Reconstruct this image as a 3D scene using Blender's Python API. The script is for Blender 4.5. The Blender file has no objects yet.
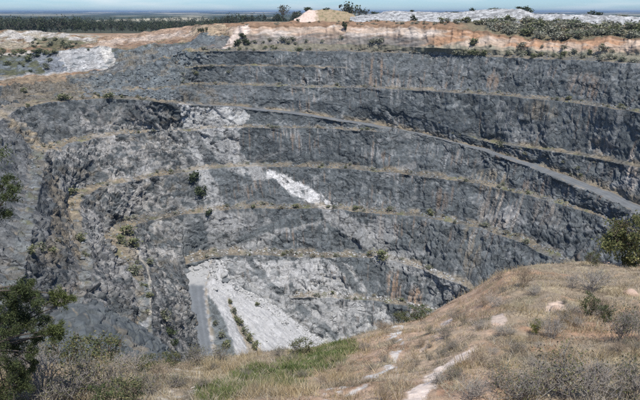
import bpy, math, random
import numpy as np

# ------------------------------------------------------------------ camera, sky, sun, exposure
SC = bpy.context.scene
COL = SC.collection
PITCH = math.atan(188.0 / 640.0)
CS, SN = math.cos(PITCH), math.sin(PITCH)
cam_d = bpy.data.cameras.new('camera')
cam_d.sensor_fit = 'HORIZONTAL'; cam_d.sensor_width = 36.0; cam_d.lens = 36.0
cam_d.clip_start = 0.1; cam_d.clip_end = 120000.0
cam = bpy.data.objects.new('camera', cam_d); COL.objects.link(cam)
cam.location = (0, 0, 0); cam.rotation_euler = (math.pi / 2 - PITCH, 0, 0)
SC.camera = cam

SUN_EL, SUN_AZ = 62.0, 163.0            # azimuth clockwise from +Y
w = bpy.data.worlds.new('World'); SC.world = w; w.use_nodes = True
nt = w.node_tree; nt.nodes.clear()
n_out = nt.nodes.new('ShaderNodeOutputWorld'); n_bg = nt.nodes.new('ShaderNodeBackground')
n_sky = nt.nodes.new('ShaderNodeTexSky'); n_sky.sky_type = 'NISHITA'; n_sky.sun_disc = False
n_sky.sun_elevation = math.radians(SUN_EL); n_sky.sun_rotation = math.radians(SUN_AZ)
n_sky.altitude = 300; n_sky.air_density = 1.0; n_sky.dust_density = 0.0; n_sky.ozone_density = 2.5
n_tc = nt.nodes.new('ShaderNodeTexCoord'); n_map = nt.nodes.new('ShaderNodeMapping')
n_map.inputs['Scale'].default_value = (6.0, 6.0, 60.0)
n_cl = nt.nodes.new('ShaderNodeTexNoise'); n_cl.inputs['Scale'].default_value = 1.0
n_cl.inputs['Detail'].default_value = 7.0; n_cl.inputs['Roughness'].default_value = 0.55
n_rmp = nt.nodes.new('ShaderNodeMapRange')
n_rmp.inputs['From Min'].default_value = 0.46; n_rmp.inputs['From Max'].default_value = 0.72
n_rmp.inputs['To Min'].default_value = 0.0; n_rmp.inputs['To Max'].default_value = 0.55
n_mix = nt.nodes.new('ShaderNodeMix'); n_mix.data_type = 'RGBA'
n_mix.inputs[7].default_value = (9.0, 9.3, 9.4, 1)
nt.links.new(n_tc.outputs['Generated'], n_map.inputs['Vector'])
nt.links.new(n_map.outputs['Vector'], n_cl.inputs['Vector'])
nt.links.new(n_cl.outputs[0], n_rmp.inputs['Value'])
nt.links.new(n_rmp.outputs['Result'], n_mix.inputs[0])
n_tint = nt.nodes.new('ShaderNodeVectorMath'); n_tint.operation = 'MULTIPLY'; n_tint.inputs[1].default_value = (.53, .765, 1.12)
nt.links.new(n_sky.outputs['Color'], n_tint.inputs[0]); nt.links.new(n_tint.outputs[0], n_mix.inputs[6])
nt.links.new(n_mix.outputs[2], n_bg.inputs['Color'])
n_bg.inputs['Strength'].default_value = 0.10
nt.links.new(n_bg.outputs[0], n_out.inputs['Surface'])

sun_d = bpy.data.lights.new('sun', 'SUN'); sun_d.energy = 4.6; sun_d.angle = math.radians(0.53)
sun_d.color = (1.0, 0.955, 0.89)
sun = bpy.data.objects.new('sun', sun_d); COL.objects.link(sun)
sun.rotation_euler = (math.radians(90 - SUN_EL), 0, math.radians(180 - SUN_AZ))

SC.view_settings.view_transform = 'Standard'; SC.view_settings.look = 'None'
SC.view_settings.gamma = 1.0; SC.view_settings.use_curve_mapping = False
SC.view_settings.exposure = 0.22
SC.render.engine = 'CYCLES'
SC.cycles.max_bounces = 5; SC.cycles.diffuse_bounces = 3; SC.cycles.volume_bounces = 0
SC.cycles.transparent_max_bounces = 4
SC.cycles.use_denoising = False

random.seed(7)
RNG = np.random.default_rng(11)

# ------------------------------------------------------------------ noise
def _h(ix, iy, seed):
    h = (ix.astype(np.int64) * 374761393 + iy.astype(np.int64) * 668265263 + seed * 2147483647 + 1013904223) & 0xFFFFFFFF
    h = ((h ^ (h >> 13)) * 1274126177) & 0xFFFFFFFF
    h = ((h ^ (h >> 16)) * 2246822519) & 0xFFFFFFFF
    return ((h ^ (h >> 15)) & 0xFFFFFF) / float(0x1000000)

def noise(x, y, seed=0):
    x = np.asarray(x, float); y = np.asarray(y, float)
    ix = np.floor(x); iy = np.floor(y); fx = x - ix; fy = y - iy
    ux = fx * fx * fx * (fx * (fx * 6 - 15) + 10); uy = fy * fy * fy * (fy * (fy * 6 - 15) + 10)
    def g(dx, dy):
        a = _h(ix + dx, iy + dy, seed) * 2 * math.pi
        return np.cos(a) * (fx - dx) + np.sin(a) * (fy - dy)
    a = g(0, 0); b = g(1, 0); c = g(0, 1); d = g(1, 1)
    return 1.5 * ((a + (b - a) * ux) * (1 - uy) + (c + (d - c) * ux) * uy)

def fbm(x, y, seed=0, oct=4, gain=0.5):
    s = 0.0; a = 1.0; f = 1.0; tot = 0.0
    for o in range(oct):
        s = s + a * noise(x * f + 17.3 * o, y * f - 9.1 * o, seed + o * 31); tot += a
        a *= gain; f *= 2.03
    return s / tot

def voro(x, y, seed=0):
    ix = np.floor(x); iy = np.floor(y)
    F1 = np.full(x.shape, 9.0); F2 = np.full(x.shape, 9.0)
    cx = np.zeros(x.shape); cy = np.zeros(x.shape); dx1 = np.zeros(x.shape); dy1 = np.zeros(x.shape)
    for i in (-1, 0, 1):
        for j in (-1, 0, 1):
            gx = ix + i; gy = iy + j
            px = gx + 0.08 + 0.84 * _h(gx, gy, seed); py = gy + 0.08 + 0.84 * _h(gx, gy, seed + 77)
            dx = x - px; dy = y - py; d = dx * dx + dy * dy
            m = d < F1
            F2 = np.where(m, F1, np.minimum(F2, d)); F1 = np.where(m, d, F1)
            cx = np.where(m, gx, cx); cy = np.where(m, gy, cy); dx1 = np.where(m, dx, dx1); dy1 = np.where(m, dy, dy1)
    return np.sqrt(F1), np.sqrt(F2), cx, cy, dx1, dy1

def blocks(x, y, seed, tilt=0.9, crack=0.35):
    F1, F2, cx, cy, dx, dy = voro(x, y, seed)
    h = _h(cx, cy, seed + 5) - 0.5
    gx = _h(cx, cy, seed + 6) - 0.5; gy = _h(cx, cy, seed + 7) - 0.5
    ck = np.clip(1 - (F2 - F1) / 0.13, 0, 1)
    return h + tilt * (gx * dx + gy * dy) - crack * ck, _h(cx, cy, seed + 9)

def voro3(x, y, z, seed=0):
    x = x.astype(np.float32); y = y.astype(np.float32); z = z.astype(np.float32)
    ix = np.floor(x).astype(np.int32); iy = np.floor(y).astype(np.int32); iz = np.floor(z).astype(np.int32)
    def hs(a, b, c, sd):
        h = (a.astype(np.uint32) * np.uint32(374761393)) ^ (b.astype(np.uint32) * np.uint32(668265263)) ^ (c.astype(np.uint32) * np.uint32(2246822519)) ^ np.uint32((sd * 40503 + 12345) & 0xFFFFFFFF)
        h = (h ^ (h >> np.uint32(15))) * np.uint32(2654435761); h = (h ^ (h >> np.uint32(13))) * np.uint32(1274126177)
        return h ^ (h >> np.uint32(16))
    F1 = np.full(x.shape, 9, np.float32); F2 = F1.copy(); hid = np.zeros(x.shape, np.uint32)
    dx1 = np.zeros(x.shape, np.float32); dy1 = dx1.copy(); dz1 = dx1.copy()
    for i in (-1, 0, 1):
        for j in (-1, 0, 1):
            for k in (-1, 0, 1):
                h = hs(ix + i, iy + j, iz + k, seed)
                dx = x - (ix + i) - (h & np.uint32(1023)).astype(np.float32) / 1023
                dy = y - (iy + j) - ((h >> np.uint32(10)) & np.uint32(1023)).astype(np.float32) / 1023
                dz = z - (iz + k) - ((h >> np.uint32(20)) & np.uint32(1023)).astype(np.float32) / 1023
                d = dx * dx + dy * dy + dz * dz; m = d < F1
                F2 = np.where(m, F1, np.minimum(F2, d)); F1 = np.where(m, d, F1); hid = np.where(m, h, hid)
                dx1 = np.where(m, dx, dx1); dy1 = np.where(m, dy, dy1); dz1 = np.where(m, dz, dz1)
    return np.sqrt(F1), np.sqrt(F2), hid, dx1, dy1, dz1

def blocks3(x, y, z, seed, tilt=1.0, crack=.35):
    F1, F2, h, dx, dy, dz = voro3(x, y, z, seed)
    def u(k): q = (h ^ np.uint32(k * 7919 + 11)) * np.uint32(2246822519); q = (q ^ (q >> np.uint32(14))) * np.uint32(2654435761); return ((q >> np.uint32(8)) & np.uint32(0xFFFF)).astype(np.float32) / 65535
    val = u(1) - .5 + tilt * ((u(2) - .5) * dx + (u(3) - .5) * dy + (u(4) - .5) * dz) * 1.3 - crack * np.clip(1 - (F2 - F1) / .11, 0, 1)
    return val.astype(float), u(5).astype(float)

def sstep(x, a, b):
    t = np.clip((np.asarray(x, float) - a) / (b - a), 0, 1); return t * t * (3 - 2 * t)

def smooth(a, n):
    if n < 2: return a
    k = np.hanning(n + 2)[1:-1]; k /= k.sum()
    p = np.concatenate([2 * a[0] - a[n:0:-1], a, 2 * a[-1] - a[-2:-n - 2:-1]])
    return np.convolve(p, k, 'same')[n:-n]

# ------------------------------------------------------------------ survey: sight line + level or distance -> place
def at(px, py, v):
    """v<0: point of that sight line at level v; v>0: at forward distance v"""
    a = (px - 320.0) / 640.0; b = (200.0 - py) / 640.0
    dy = CS + b * SN; dz = -SN + b * CS
    t = v / dz if v < 0 else v / dy
    return np.array([a * t, dy * t, dz * t])

def proj(P):
    P = np.asarray(P); f = P[..., 1] * CS - P[..., 2] * SN; u = P[..., 1] * SN + P[..., 2] * CS
    f = np.maximum(f, 0.01)
    return 320 + 640 * P[..., 0] / f, 200 - 640 * u / f

def line(kn, us, sm=9):
    u = np.array([k[0] for k in kn], float)
    P = np.array([at(*k[1:]) for k in kn])
    return np.stack([smooth(np.interp(us, u, P[:, i]), sm) for i in range(3)], 1)

# ------------------------------------------------------------------ mesh helpers
def mesh_obj(name, V, F, col=None, mat=None, parent=None, smoothf=False):
    me = bpy.data.meshes.new(name)
    V = np.ascontiguousarray(V, np.float32).reshape(-1, 3)
    if isinstance(F, np.ndarray): F = [F]
    nl = sum(f.size for f in F); npoly = sum(len(f) for f in F)
    me.vertices.add(len(V)); me.vertices.foreach_set('co', V.ravel())
    me.loops.add(nl); me.polygons.add(npoly)
    me.loops.foreach_set('vertex_index', np.concatenate([f.ravel() for f in F]).astype(np.int32))
    tot = np.concatenate([np.full(len(f), f.shape[1]) for f in F])
    st = np.concatenate([[0], np.cumsum(tot)[:-1]])
    me.polygons.foreach_set('loop_start', st.astype(np.int32))
    me.polygons.foreach_set('loop_total', tot.astype(np.int32))
    if smoothf: me.polygons.foreach_set('use_smooth', np.ones(npoly, bool))
    me.update(calc_edges=True); me.validate()
    if col is not None:
        c = np.ones((len(V), 4), np.float32); c[:, :3] = np.asarray(col).reshape(-1, 3)
        at_ = me.color_attributes.new('Col', 'FLOAT_COLOR', 'POINT'); at_.data.foreach_set('color', c.ravel())
    if mat: me.materials.append(mat)
    o = bpy.data.objects.new(name, me); COL.objects.link(o)
    if parent: o.parent = parent
    return o

def grid_faces(nr, nc, off=0):
    i = np.arange(nr - 1)[:, None] * nc + np.arange(nc - 1)[None, :] + off
    return np.stack([i, i + nc, i + nc + 1, i + 1], -1).reshape(-1, 4)

def grid_obj(name, P, C, mat, parent=None, smoothf=False):
    return mesh_obj(name, P.reshape(-1, 3), grid_faces(P.shape[0], P.shape[1]), C.reshape(-1, 3), mat, parent, smoothf)

def grid_normals(P):
    a = np.gradient(P, axis=0); b = np.gradient(P, axis=1)
    n = np.cross(b, a); n /= np.maximum(np.linalg.norm(n, axis=-1, keepdims=True), 1e-9)
    return n

def empty(name, loc=(0, 0, 0), rz=0.0):
    o = bpy.data.objects.new(name, None); COL.objects.link(o); o.location = loc; o.rotation_euler = (0, 0, rz)
    o.empty_display_size = 0.2
    return o

def tag(o, label=None, cat=None, group=None, kind=None):
    if label: o['label'] = label
    if cat: o['category'] = cat
    if group: o['group'] = group
    if kind: o['kind'] = kind
    return o

def copy_tree(o, loc, rz, sc, label, group=None):
    c = o.copy(); COL.objects.link(c); c.location = loc; c.rotation_euler = (0, 0, rz)
    c.scale = sc if hasattr(sc, '__len__') else (sc, sc, sc)
    c['label'] = label
    if group: c['group'] = group
    elif 'group' in c: del c['group']
    for ch in o.children:
        d = ch.copy(); COL.objects.link(d); d.parent = c
    return c

# ------------------------------------------------------------------ materials (procedural; Col carries the albedo of each place)
def make_mat(name, nscale=1.2, nlo=0.7, nhi=1.3, bump=0.5, bdist=0.3, rough=0.92, transl=0.0, fine=6.0):
    m = bpy.data.materials.new(name); m.use_nodes = True; t = m.node_tree; L = t.links
    bs = t.nodes['Principled BSDF']; bs.inputs['Roughness'].default_value = rough
    bs.inputs['Specular IOR Level'].default_value = 0.25
    a = t.nodes.new('ShaderNodeAttribute'); a.attribute_name = 'Col'
    tc = t.nodes.new('ShaderNodeTexCoord')
    n = t.nodes.new('ShaderNodeTexNoise'); n.inputs['Scale'].default_value = nscale
    n.inputs['Detail'].default_value = fine; n.inputs['Roughness'].default_value = 0.65
    L.new(tc.outputs['Object'], n.inputs['Vector'])
    mr = t.nodes.new('ShaderNodeMapRange'); mr.inputs['From Min'].default_value = 0.25; mr.inputs['From Max'].default_value = 0.75
    mr.inputs['To Min'].default_value = nlo; mr.inputs['To Max'].default_value = nhi
    L.new(n.outputs[0], mr.inputs['Value'])
    mx = t.nodes.new('ShaderNodeVectorMath'); mx.operation = 'SCALE'
    L.new(a.outputs['Color'], mx.inputs[0]); L.new(mr.outputs['Result'], mx.inputs['Scale'])
    L.new(mx.outputs[0], bs.inputs['Base Color'])
    if bump:
        b = t.nodes.new('ShaderNodeBump'); b.inputs['Strength'].default_value = bump; b.inputs['Distance'].default_value = bdist
        L.new(n.outputs[0], b.inputs['Height']); L.new(b.outputs[0], bs.inputs['Normal'])
    if transl:
        tr = t.nodes.new('ShaderNodeBsdfTranslucent'); L.new(mx.outputs[0], tr.inputs['Color'])
        ms = t.nodes.new('ShaderNodeMixShader'); ms.inputs[0].default_value = transl
        L.new(bs.outputs[0], ms.inputs[1]); L.new(tr.outputs[0], ms.inputs[2])
        L.new(ms.outputs[0], t.nodes['Material Output'].inputs['Surface'])
    return m

def rock_mat():
    m = bpy.data.materials.new('blasted_rock'); m.use_nodes = True; t = m.node_tree; L = t.links; N = t.nodes
    bs = N['Principled BSDF']; bs.inputs['Roughness'].default_value = .85; bs.inputs['Specular IOR Level'].default_value = .3
    tc = N.new('ShaderNodeTexCoord'); at_ = N.new('ShaderNodeAttribute'); at_.attribute_name = 'Col'
    def math_(op, a, b_=None, c=None):
        n = N.new('ShaderNodeMath'); n.operation = op
        for i, x in enumerate((a, b_, c)):
            if x is None: continue
            if isinstance(x, (int, float)): n.inputs[i].default_value = x
            else: L.new(x, n.inputs[i])
        return n.outputs[0]
    def vec(op, a, b_):
        n = N.new('ShaderNodeVectorMath'); n.operation = op
        for i, x in enumerate((a, b_)):
            if isinstance(x, tuple): n.inputs[i].default_value = x
            else: L.new(x, n.inputs[i])
        return n
    wn = N.new('ShaderNodeTexNoise'); wn.inputs['Scale'].default_value = .35; wn.inputs['Detail'].default_value = 1; L.new(tc.outputs['Object'], wn.inputs['Vector'])
    wv = vec('MULTIPLY', vec('SUBTRACT', wn.outputs['Color'], (.5, .5, .5)).outputs[0], (1.6, 1.6, 1.6)).outputs[0]
    P_ = vec('ADD', tc.outputs['Object'], wv).outputs[0]
    hs = None; cols = None
    for rot, sc_, hw, cw in [((.25, .5, .3), (.20, .20, .36), 1.3, .22), ((-.35, .6, .8), (.60, .60, 1.0), .5, .38)]:
        mp = N.new('ShaderNodeMapping'); mp.inputs['Rotation'].default_value = rot; mp.inputs['Scale'].default_value = sc_; L.new(P_, mp.inputs['Vector'])
        vo = N.new('ShaderNodeTexVoronoi'); vo.inputs['Scale'].default_value = 1.0; L.new(mp.outputs[0], vo.inputs['Vector'])
        g = vec('SUBTRACT', vo.outputs['Color'], (.5, .5, .5)).outputs[0]; d = vec('SUBTRACT', mp.outputs[0], vo.outputs['Position']).outputs[0]
        dt = vec('DOT_PRODUCT', g, d).outputs['Value']
        sp = N.new('ShaderNodeSeparateColor'); L.new(vo.outputs['Color'], sp.inputs[0])
        h = math_('MULTIPLY', math_('MULTIPLY_ADD', dt, 1.5, math_('MULTIPLY', sp.outputs[0], .45)), hw)
        c = math_('MULTIPLY_ADD', math_('SUBTRACT', sp.outputs[1], .5), cw, 1.0)
        hs = h if hs is None else math_('ADD', hs, h); cols = c if cols is None else math_('MULTIPLY', cols, c)
    fn = N.new('ShaderNodeTexNoise'); fn.inputs['Scale'].default_value = 2.2; fn.inputs['Detail'].default_value = 3; fn.inputs['Roughness'].default_value = .7; L.new(tc.outputs['Object'], fn.inputs['Vector'])
    hs = math_('MULTIPLY_ADD', fn.outputs[0], .45, hs)
    cols = math_('MULTIPLY', cols, math_('MULTIPLY_ADD', fn.outputs[0], 1.1, .45))
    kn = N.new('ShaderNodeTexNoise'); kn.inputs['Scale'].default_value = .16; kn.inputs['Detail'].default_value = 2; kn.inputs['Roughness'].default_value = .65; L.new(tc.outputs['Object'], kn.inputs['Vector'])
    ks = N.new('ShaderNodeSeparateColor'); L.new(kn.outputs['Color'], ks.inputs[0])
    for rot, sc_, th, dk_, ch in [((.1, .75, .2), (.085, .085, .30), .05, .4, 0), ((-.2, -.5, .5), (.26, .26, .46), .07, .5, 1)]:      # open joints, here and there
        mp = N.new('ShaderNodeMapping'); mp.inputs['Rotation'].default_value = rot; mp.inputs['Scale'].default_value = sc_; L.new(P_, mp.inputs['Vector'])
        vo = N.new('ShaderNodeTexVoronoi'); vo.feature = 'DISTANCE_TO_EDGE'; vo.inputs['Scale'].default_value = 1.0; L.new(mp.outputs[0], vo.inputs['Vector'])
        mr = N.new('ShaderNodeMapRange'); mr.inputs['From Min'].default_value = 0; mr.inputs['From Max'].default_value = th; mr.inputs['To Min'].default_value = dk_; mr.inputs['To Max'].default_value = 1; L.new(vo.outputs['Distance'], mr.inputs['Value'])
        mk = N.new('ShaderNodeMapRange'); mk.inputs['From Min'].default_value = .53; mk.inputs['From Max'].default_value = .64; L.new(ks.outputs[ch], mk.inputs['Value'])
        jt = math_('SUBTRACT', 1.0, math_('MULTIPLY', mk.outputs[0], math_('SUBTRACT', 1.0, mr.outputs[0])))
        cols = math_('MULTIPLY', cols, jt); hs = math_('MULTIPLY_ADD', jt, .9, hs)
    mp = N.new('ShaderNodeMapping'); mp.inputs['Scale'].default_value = (.9, .9, .07); L.new(tc.outputs['Object'], mp.inputs['Vector'])
    st = N.new('ShaderNodeTexNoise'); st.inputs['Scale'].default_value = 1.0; st.inputs['Detail'].default_value = 2; L.new(mp.outputs[0], st.inputs['Vector'])
    cols = math_('MULTIPLY', cols, math_('MULTIPLY_ADD', st.outputs[0], .9, .55))
    s2 = N.new('ShaderNodeVectorMath'); s2.operation = 'SCALE'; L.new(at_.outputs['Color'], s2.inputs[0]); L.new(cols, s2.inputs['Scale']); L.new(s2.outputs[0], bs.inputs['Base Color'])
    b = N.new('ShaderNodeBump'); b.inputs['Strength'].default_value = 1.0; b.inputs['Distance'].default_value = 1.0
    L.new(hs, b.inputs['Height']); L.new(b.outputs[0], bs.inputs['Normal'])
    return m
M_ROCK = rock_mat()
M_ROAD = make_mat('packed_gravel', 1.5, 0.85, 1.15, 0.3, 0.1)
M_SOIL = make_mat('dry_soil', 5.0, 0.7, 1.3, 0.6, 0.06)
M_CLAY = make_mat('weathered_clay', 0.6, 0.75, 1.25, 0.6, 0.5)
M_PLAIN = make_mat('forest_plain', 0.02, 0.6, 1.4, 0.0)
M_LEAF = make_mat('foliage', 2.0, 0.85, 1.15, 0.0, transl=0.22, fine=1.0)
M_GRASS = make_mat('dry_grass', 2.0, 0.8, 1.2, 0.0, transl=0.15, fine=1.0)
M_BARK = make_mat('bark', 8.0, 0.7, 1.3, 0.4, 0.02)
M_STONE = make_mat('boulder_stone', 3.0, 0.75, 1.25, 0.6, 0.08)

DARK = np.array([.087, .099, .102]); MID = np.array([.165, .176, .178]); LIGHT = np.array([.36, .36, .348])
WHITE = np.array([.56, .555, .54]); TAN = np.array([.30, .245, .165]); CREAM = np.array([.56, .47, .38])
ORANGE = np.array([.46, .27, .15]); BROWN = np.array([.20, .125, .075]); ROADC = np.array([.125, .134, .14])
OLIVE = np.array([.12, .125, .06]); RUST = np.array([.27, .19, .13])

def mixc(C, col, m):
    m = np.clip(m, 0, 1)[..., None]
    return C * (1 - m) + np.asarray(col) * m

def inpoly(x, y, poly):
    c = np.zeros(x.shape, bool); n = len(poly)
    for i in range(n):
        x0, y0 = poly[i]; x1, y1 = poly[(i + 1) % n]
        if y0 == y1: continue
        c ^= ((y0 > y) != (y1 > y)) & (x < (x1 - x0) * (y - y0) / (y1 - y0) + x0)
    return c

def band(x, y, pts):
    """signed closeness to a band: pts (x,y,halfwidth); >0 inside, in pixels"""
    best = np.full(x.shape, -99.0)
    for (x0, y0, w0), (x1, y1, w1) in zip(pts[:-1], pts[1:]):
        dx, dy = x1 - x0, y1 - y0; t = np.clip(((x - x0) * dx + (y - y0) * dy) / (dx * dx + dy * dy), 0, 1)
        d = np.hypot(x - x0 - t * dx, y - y0 - t * dy)
        best = np.maximum(best, w0 + (w1 - w0) * t - d)
    return best

# ------------------------------------------------------------------ the pit
US = np.linspace(-200, 760, 1260); NU = len(US)
def plain_z(X, Y):
    r = np.asarray(X, float) / np.maximum(np.asarray(Y, float), 1.0)
    z = -21 + 12 * sstep(r, -0.19, -0.10)
    z = z + (-27 - z) * sstep(Y, 640, 1300)
    R = np.hypot(X, Y)
    z = z + sstep(R, 9000, 26000) * (26 + 60 * fbm(np.asarray(X) / 4200., np.asarray(Y) / 9000., 401, 3)) * 1.0
    return z

K = {}
K['R4'] = [(-200,-170,34,520),(0,0,30,560),(40,40,31,560),(70,70,34,550),(100,100,37,545),(130,130,35,555),(160,160,30,570),(190,190,26,560),(205,205,24,500),(232,232,23.5,480),(250,250,22.5,475),(300,300,22,478),(380,380,21.5,470),(430,430,21.5,450),(510,510,23,422),(560,560,24,408),(600,600,25,398),(640,640,26,388),(760,760,30,355)]
K['R3'] = [(-200,-170,58,500),(0,0,50,540),(30,30,49,538),(60,60,46.5,535),(85,85,45,532),(100,100,43,530),(130,130,42.5,530),(160,160,40,520),(190,190,36,500),(205,205,26,480),(222,222,30,465),(232,232,26,455),(250,250,25.5,442),(300,300,25.5,440),(380,380,25,428),(430,430,27,406),(470,470,30,394),(510,510,36,382),(560,560,41,362),(600,600,38,352),(640,640,37,336),(760,760,36,305)]
K['R2'] = [(-200,-170,66,460),(0,0,57,470),(30,30,53,466),(60,60,50,462),(100,100,46.5,460),(114,114,48,455),(124,124,50,450),(150,150,45.5,460),(190,190,41,468),(205,205,33,462),(232,232,34,446),(250,250,33,437),(300,300,33,435),(380,380,33,422),(430,430,36,401),(510,510,43,377),(560,560,47,358),(640,640,46,332),(760,760,48,300)]
K['R'] = [(-200,-170,95,380),(0,0,80,410),(30,30,76,418),(66,66,73,425),(100,100,68.5,432),(115,115,65,435),(126,126,56,440),(150,150,48,452),(190,190,45,455),(205,205,45,445),(232,232,44,438),(250,250,44,432),(300,300,44,430),(380,380,45,418),(430,430,48,398),(510,510,50,373.5),(560,560,52.5,355.5),(640,640,56,329),(760,760,62,297)]
K['A'] = [(-200,-170,105,356),(0,-25,90,378),(40,20,85.5,388),(80,66,81.5,399),(112,112,74,412),(150,150,62,428),(185,185,51.8,-24.5),(210,210,51,-24),(330,330,51.5,-24),(430,430,54.5,-25),(510,510,57.5,-24.5),(580,580,60.5,-24),(640,640,64,-24),(760,760,72,-24)]
K['A2'] = [(-200,0,0,0),(185,185,66,-33),(250,250,66,-33),(345,345,68,-33),(760,0,0,0)]
K['B'] = [(-200,-200,150,230),(-100,-130,150,255),(-40,-90,130,285),(0,-60,110,318),(20,-35,104,338),(40,-5,99,356),(60,25,96,366),(80,60,93,374),(110,110,91,382),(150,150,90,388),(178,178,86,394),(200,200,84.5,-43.8),(250,250,86,-44),(360,360,88,-43.6),(430,430,91,-43),(500,500,96,-43),(580,580,103.5,-43),(640,640,113,-43),(760,760,135,-43)]
K['D'] = [(-200,0,0,0),(480,480,140.5,-67),(540,540,150,-66),(600,600,159,-65.2),(640,640,168,-64.5),(760,760,200,-64.5)]
K['C'] = [(-200,-184,298,-52),(-100,-93,250,-52),(-40,-62,205,-52),(0,-32,164,-52),(20,-18,140,-51),(40,0,120,-50),(60,22,107,-47),(80,55,101,-46),(110,110,98,-46.5),(150,150,101,-47.5),(180,180,104,-50),(200,200,105.5,-52),(240,240,108,-54.5),(280,280,112,-57),(340,340,121,-61),(400,400,130,-65.5),(440,440,139,-68),(480,480,150,-70.6),(530,530,167,-73.7),(560,560,180,-75.3),(600,600,196,-77.6),(640,640,216,-80),(760,760,290,-86)]
K['C2'] = [(-200,-60,360,-65),(-100,10,300,-65),(-40,30,250,-65),(0,38,205,-65),(20,42,170,-65),(40,46,151,-65),(60,60,146.5,-65),(86,86,140,-65),(121,121,134.5,-65),(150,150,132,-65),(190,190,131,-65),(215,215,128,-64.5),(245,245,127.5,-64.5),(330,330,128.5,-65),(390,390,132.5,-65.5),(760,0,0,0)]
K['E'] = [(-200,20,420,-85),(-100,70,340,-85),(-40,88,295,-85),(0,93,262,-85),(20,89,243,-85),(40,84,225,-85),(60,80,210,-85),(80,83,198,-85),(100,100,188,-85),(138,138,180,-85),(160,160,176,-85),(193,193,171,-85),(240,240,167,-85),(260,260,166.5,-85),(330,330,168,-85),(400,400,173.5,-85),(430,430,177.5,-85),(482,482,184.5,-85),(541,541,199,-85),(592,592,214,-85),(613,613,221,-85),(640,640,233,-85),(760,760,305,-88)]
K['F'] = [(-200,120,420,-102),(-120,140,375,-102),(-50,150,340,-102),(-10,152,315,-102),(20,152,290,-102),(50,143,268,-102),(70,130,254,-102),(90,124,242,-102),(110,127,232,-102),(130,138,224,-102),(150,150,220,-102),(170,168,217,-102),(207,207,212,-102),(245,245,209,-102),(320,320,209,-102),(360,360,212,-102),(420,420,217,-102),(482,482,229,-102),(523,523,244,-102),(558,558,261,-102),(600,600,283,-102),(640,640,310,-102),(760,760,400,-102)]
K['G'] = [(-200,0,0,0),(188,186,265,-121),(215,215,257,-121),(240,240,255.5,-121),(313,313,258,-121),(375,375,258,-121),(397,397,262,-121),(423,423,270,-121),(460,460,285,-121),(500,500,305,-121),(760,760,450,-121)]
K['H'] = [(-200,0,0,0),(290,290,297,-136),(341,341,298.5,-136),(385,385,303,-136),(440,440,314,-136),(500,500,335,-136),(760,760,470,-136)]
K['I'] = [(-200,216,450,-140.5),(-60,205,380,-136.3),(0,200,350,-133.8),(50,194,325,-131),(100,189,300,-128.1),(150,186,283,-125.8),(185,189,271,-124.8),(215,215,269,-126),(228,226,283,-127.5),(240,238,291,-130.5),(255,252,298,-133.5),(275,275,311,-139),(300,300,331,-147.5),(322,322,346,-154),(365,365,352,-156),(430,430,362,-157),(500,520,372,-158),(640,660,390,-159),(760,760,430,-159)]
FILL = {'A2': ('A', 'B', .5, 185, 345), 'D': ('B', 'C', .84, 480, 761), 'C2': ('C', 'E', .10, -201, 390),
        'G': ('F', 'I', .85, 188, 761), 'H': ('G', 'I', .55, 290, 761)}
WID = {'A': [(-200,1),(150,1),(190,6),(330,7),(430,9),(640,9)], 'A2': [(170,.1),(190,2.5),(330,2.5),(360,.1)],
       'B': [(-200,1),(170,2),(200,5),(360,5.5),(640,5)], 'D': [(460,.1),(490,4),(640,4)],
       'C': [(-200,3),(0,5),(60,11),(110,11),(150,9),(180,9),(200,6),(340,6),(480,7),(640,9)],
       'C2': [(-200,3),(0,3.5),(25,5),(50,7),(121,6),(190,4),(245,4),(360,4),(390,.1)],
       'E': [(-200,3),(0,3.5),(60,5),(80,7),(120,6),(190,6),(260,6),(420,5),(482,5),(613,3),(640,1.5)],
       'F': [(-200,4),(20,4),(50,6),(90,10),(130,8),(170,5),(245,6),(420,5.5),(558,5)],
       'G': [(175,.1),(195,9),(230,7),(313,6),(423,4),(460,3)], 'H': [(280,.1),(300,4),(385,4),(440,3)]}
CREST = {}
for k in K:
    if k not in FILL: CREST[k] = line(K[k], US)
for k, (a, b, fr, u0, u1) in FILL.items():
    kn = [q for q in K[k] if q[3] != 0]
    fr = (np.interp(US, [400, 480], [.5, .84]) if k == 'D' else np.full(NU, fr))[:, None]; mixl = CREST[a] * (1 - fr) + CREST[b] * fr
    own = line(kn, US, 5)
    m = sstep(US, u0 - 25, u0 + 2) * (1 - sstep(US, u1 - 2, u1 + 25))
    CREST[k] = mixl * (1 - m[:, None]) + own * m[:, None]

def outward(c):
    t = np.gradient(c[:, :2], axis=0); n = np.stack([-t[:, 1], t[:, 0]], 1)
    n = np.stack([smooth(n[:, 0], 61), smooth(n[:, 1], 61)], 1)
    n /= np.maximum(np.linalg.norm(n, axis=1, keepdims=True), 1e-9)
    return n
s_mid = np.concatenate([[0], np.cumsum(np.linalg.norm(np.diff(CREST['E'], axis=0), axis=1))])
for i, k in enumerate(CREST):      # uneven, bitten edges of every crest
    amp = {'C': .5}.get(k, 1.5)
    if k[0] == 'R': amp = 2.5
    n = outward(CREST[k])
    sh = amp * fbm(s_mid / 14., s_mid * 0 + 3.7 * i, 50 + i, 5, .6) * 1.5
    CREST[k] = CREST[k].copy(); CREST[k][:, :2] += n * sh[:, None]
    CREST[k][:, 2] += .5 * fbm(s_mid / 9., s_mid * 0 + 1.3 * i, 90 + i, 4)

BK = np.stack([(US - 320) / 640 * np.interp(US, [-200, 230, 300, 760], [680, 680, 610, 520]) * 1.0, np.interp(US, [-200, 230, 300, 760], [680, 680, 610, 520]), US * 0], 1)
BK[:, 2] = plain_z(BK[:, 0], BK[:, 1])

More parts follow.
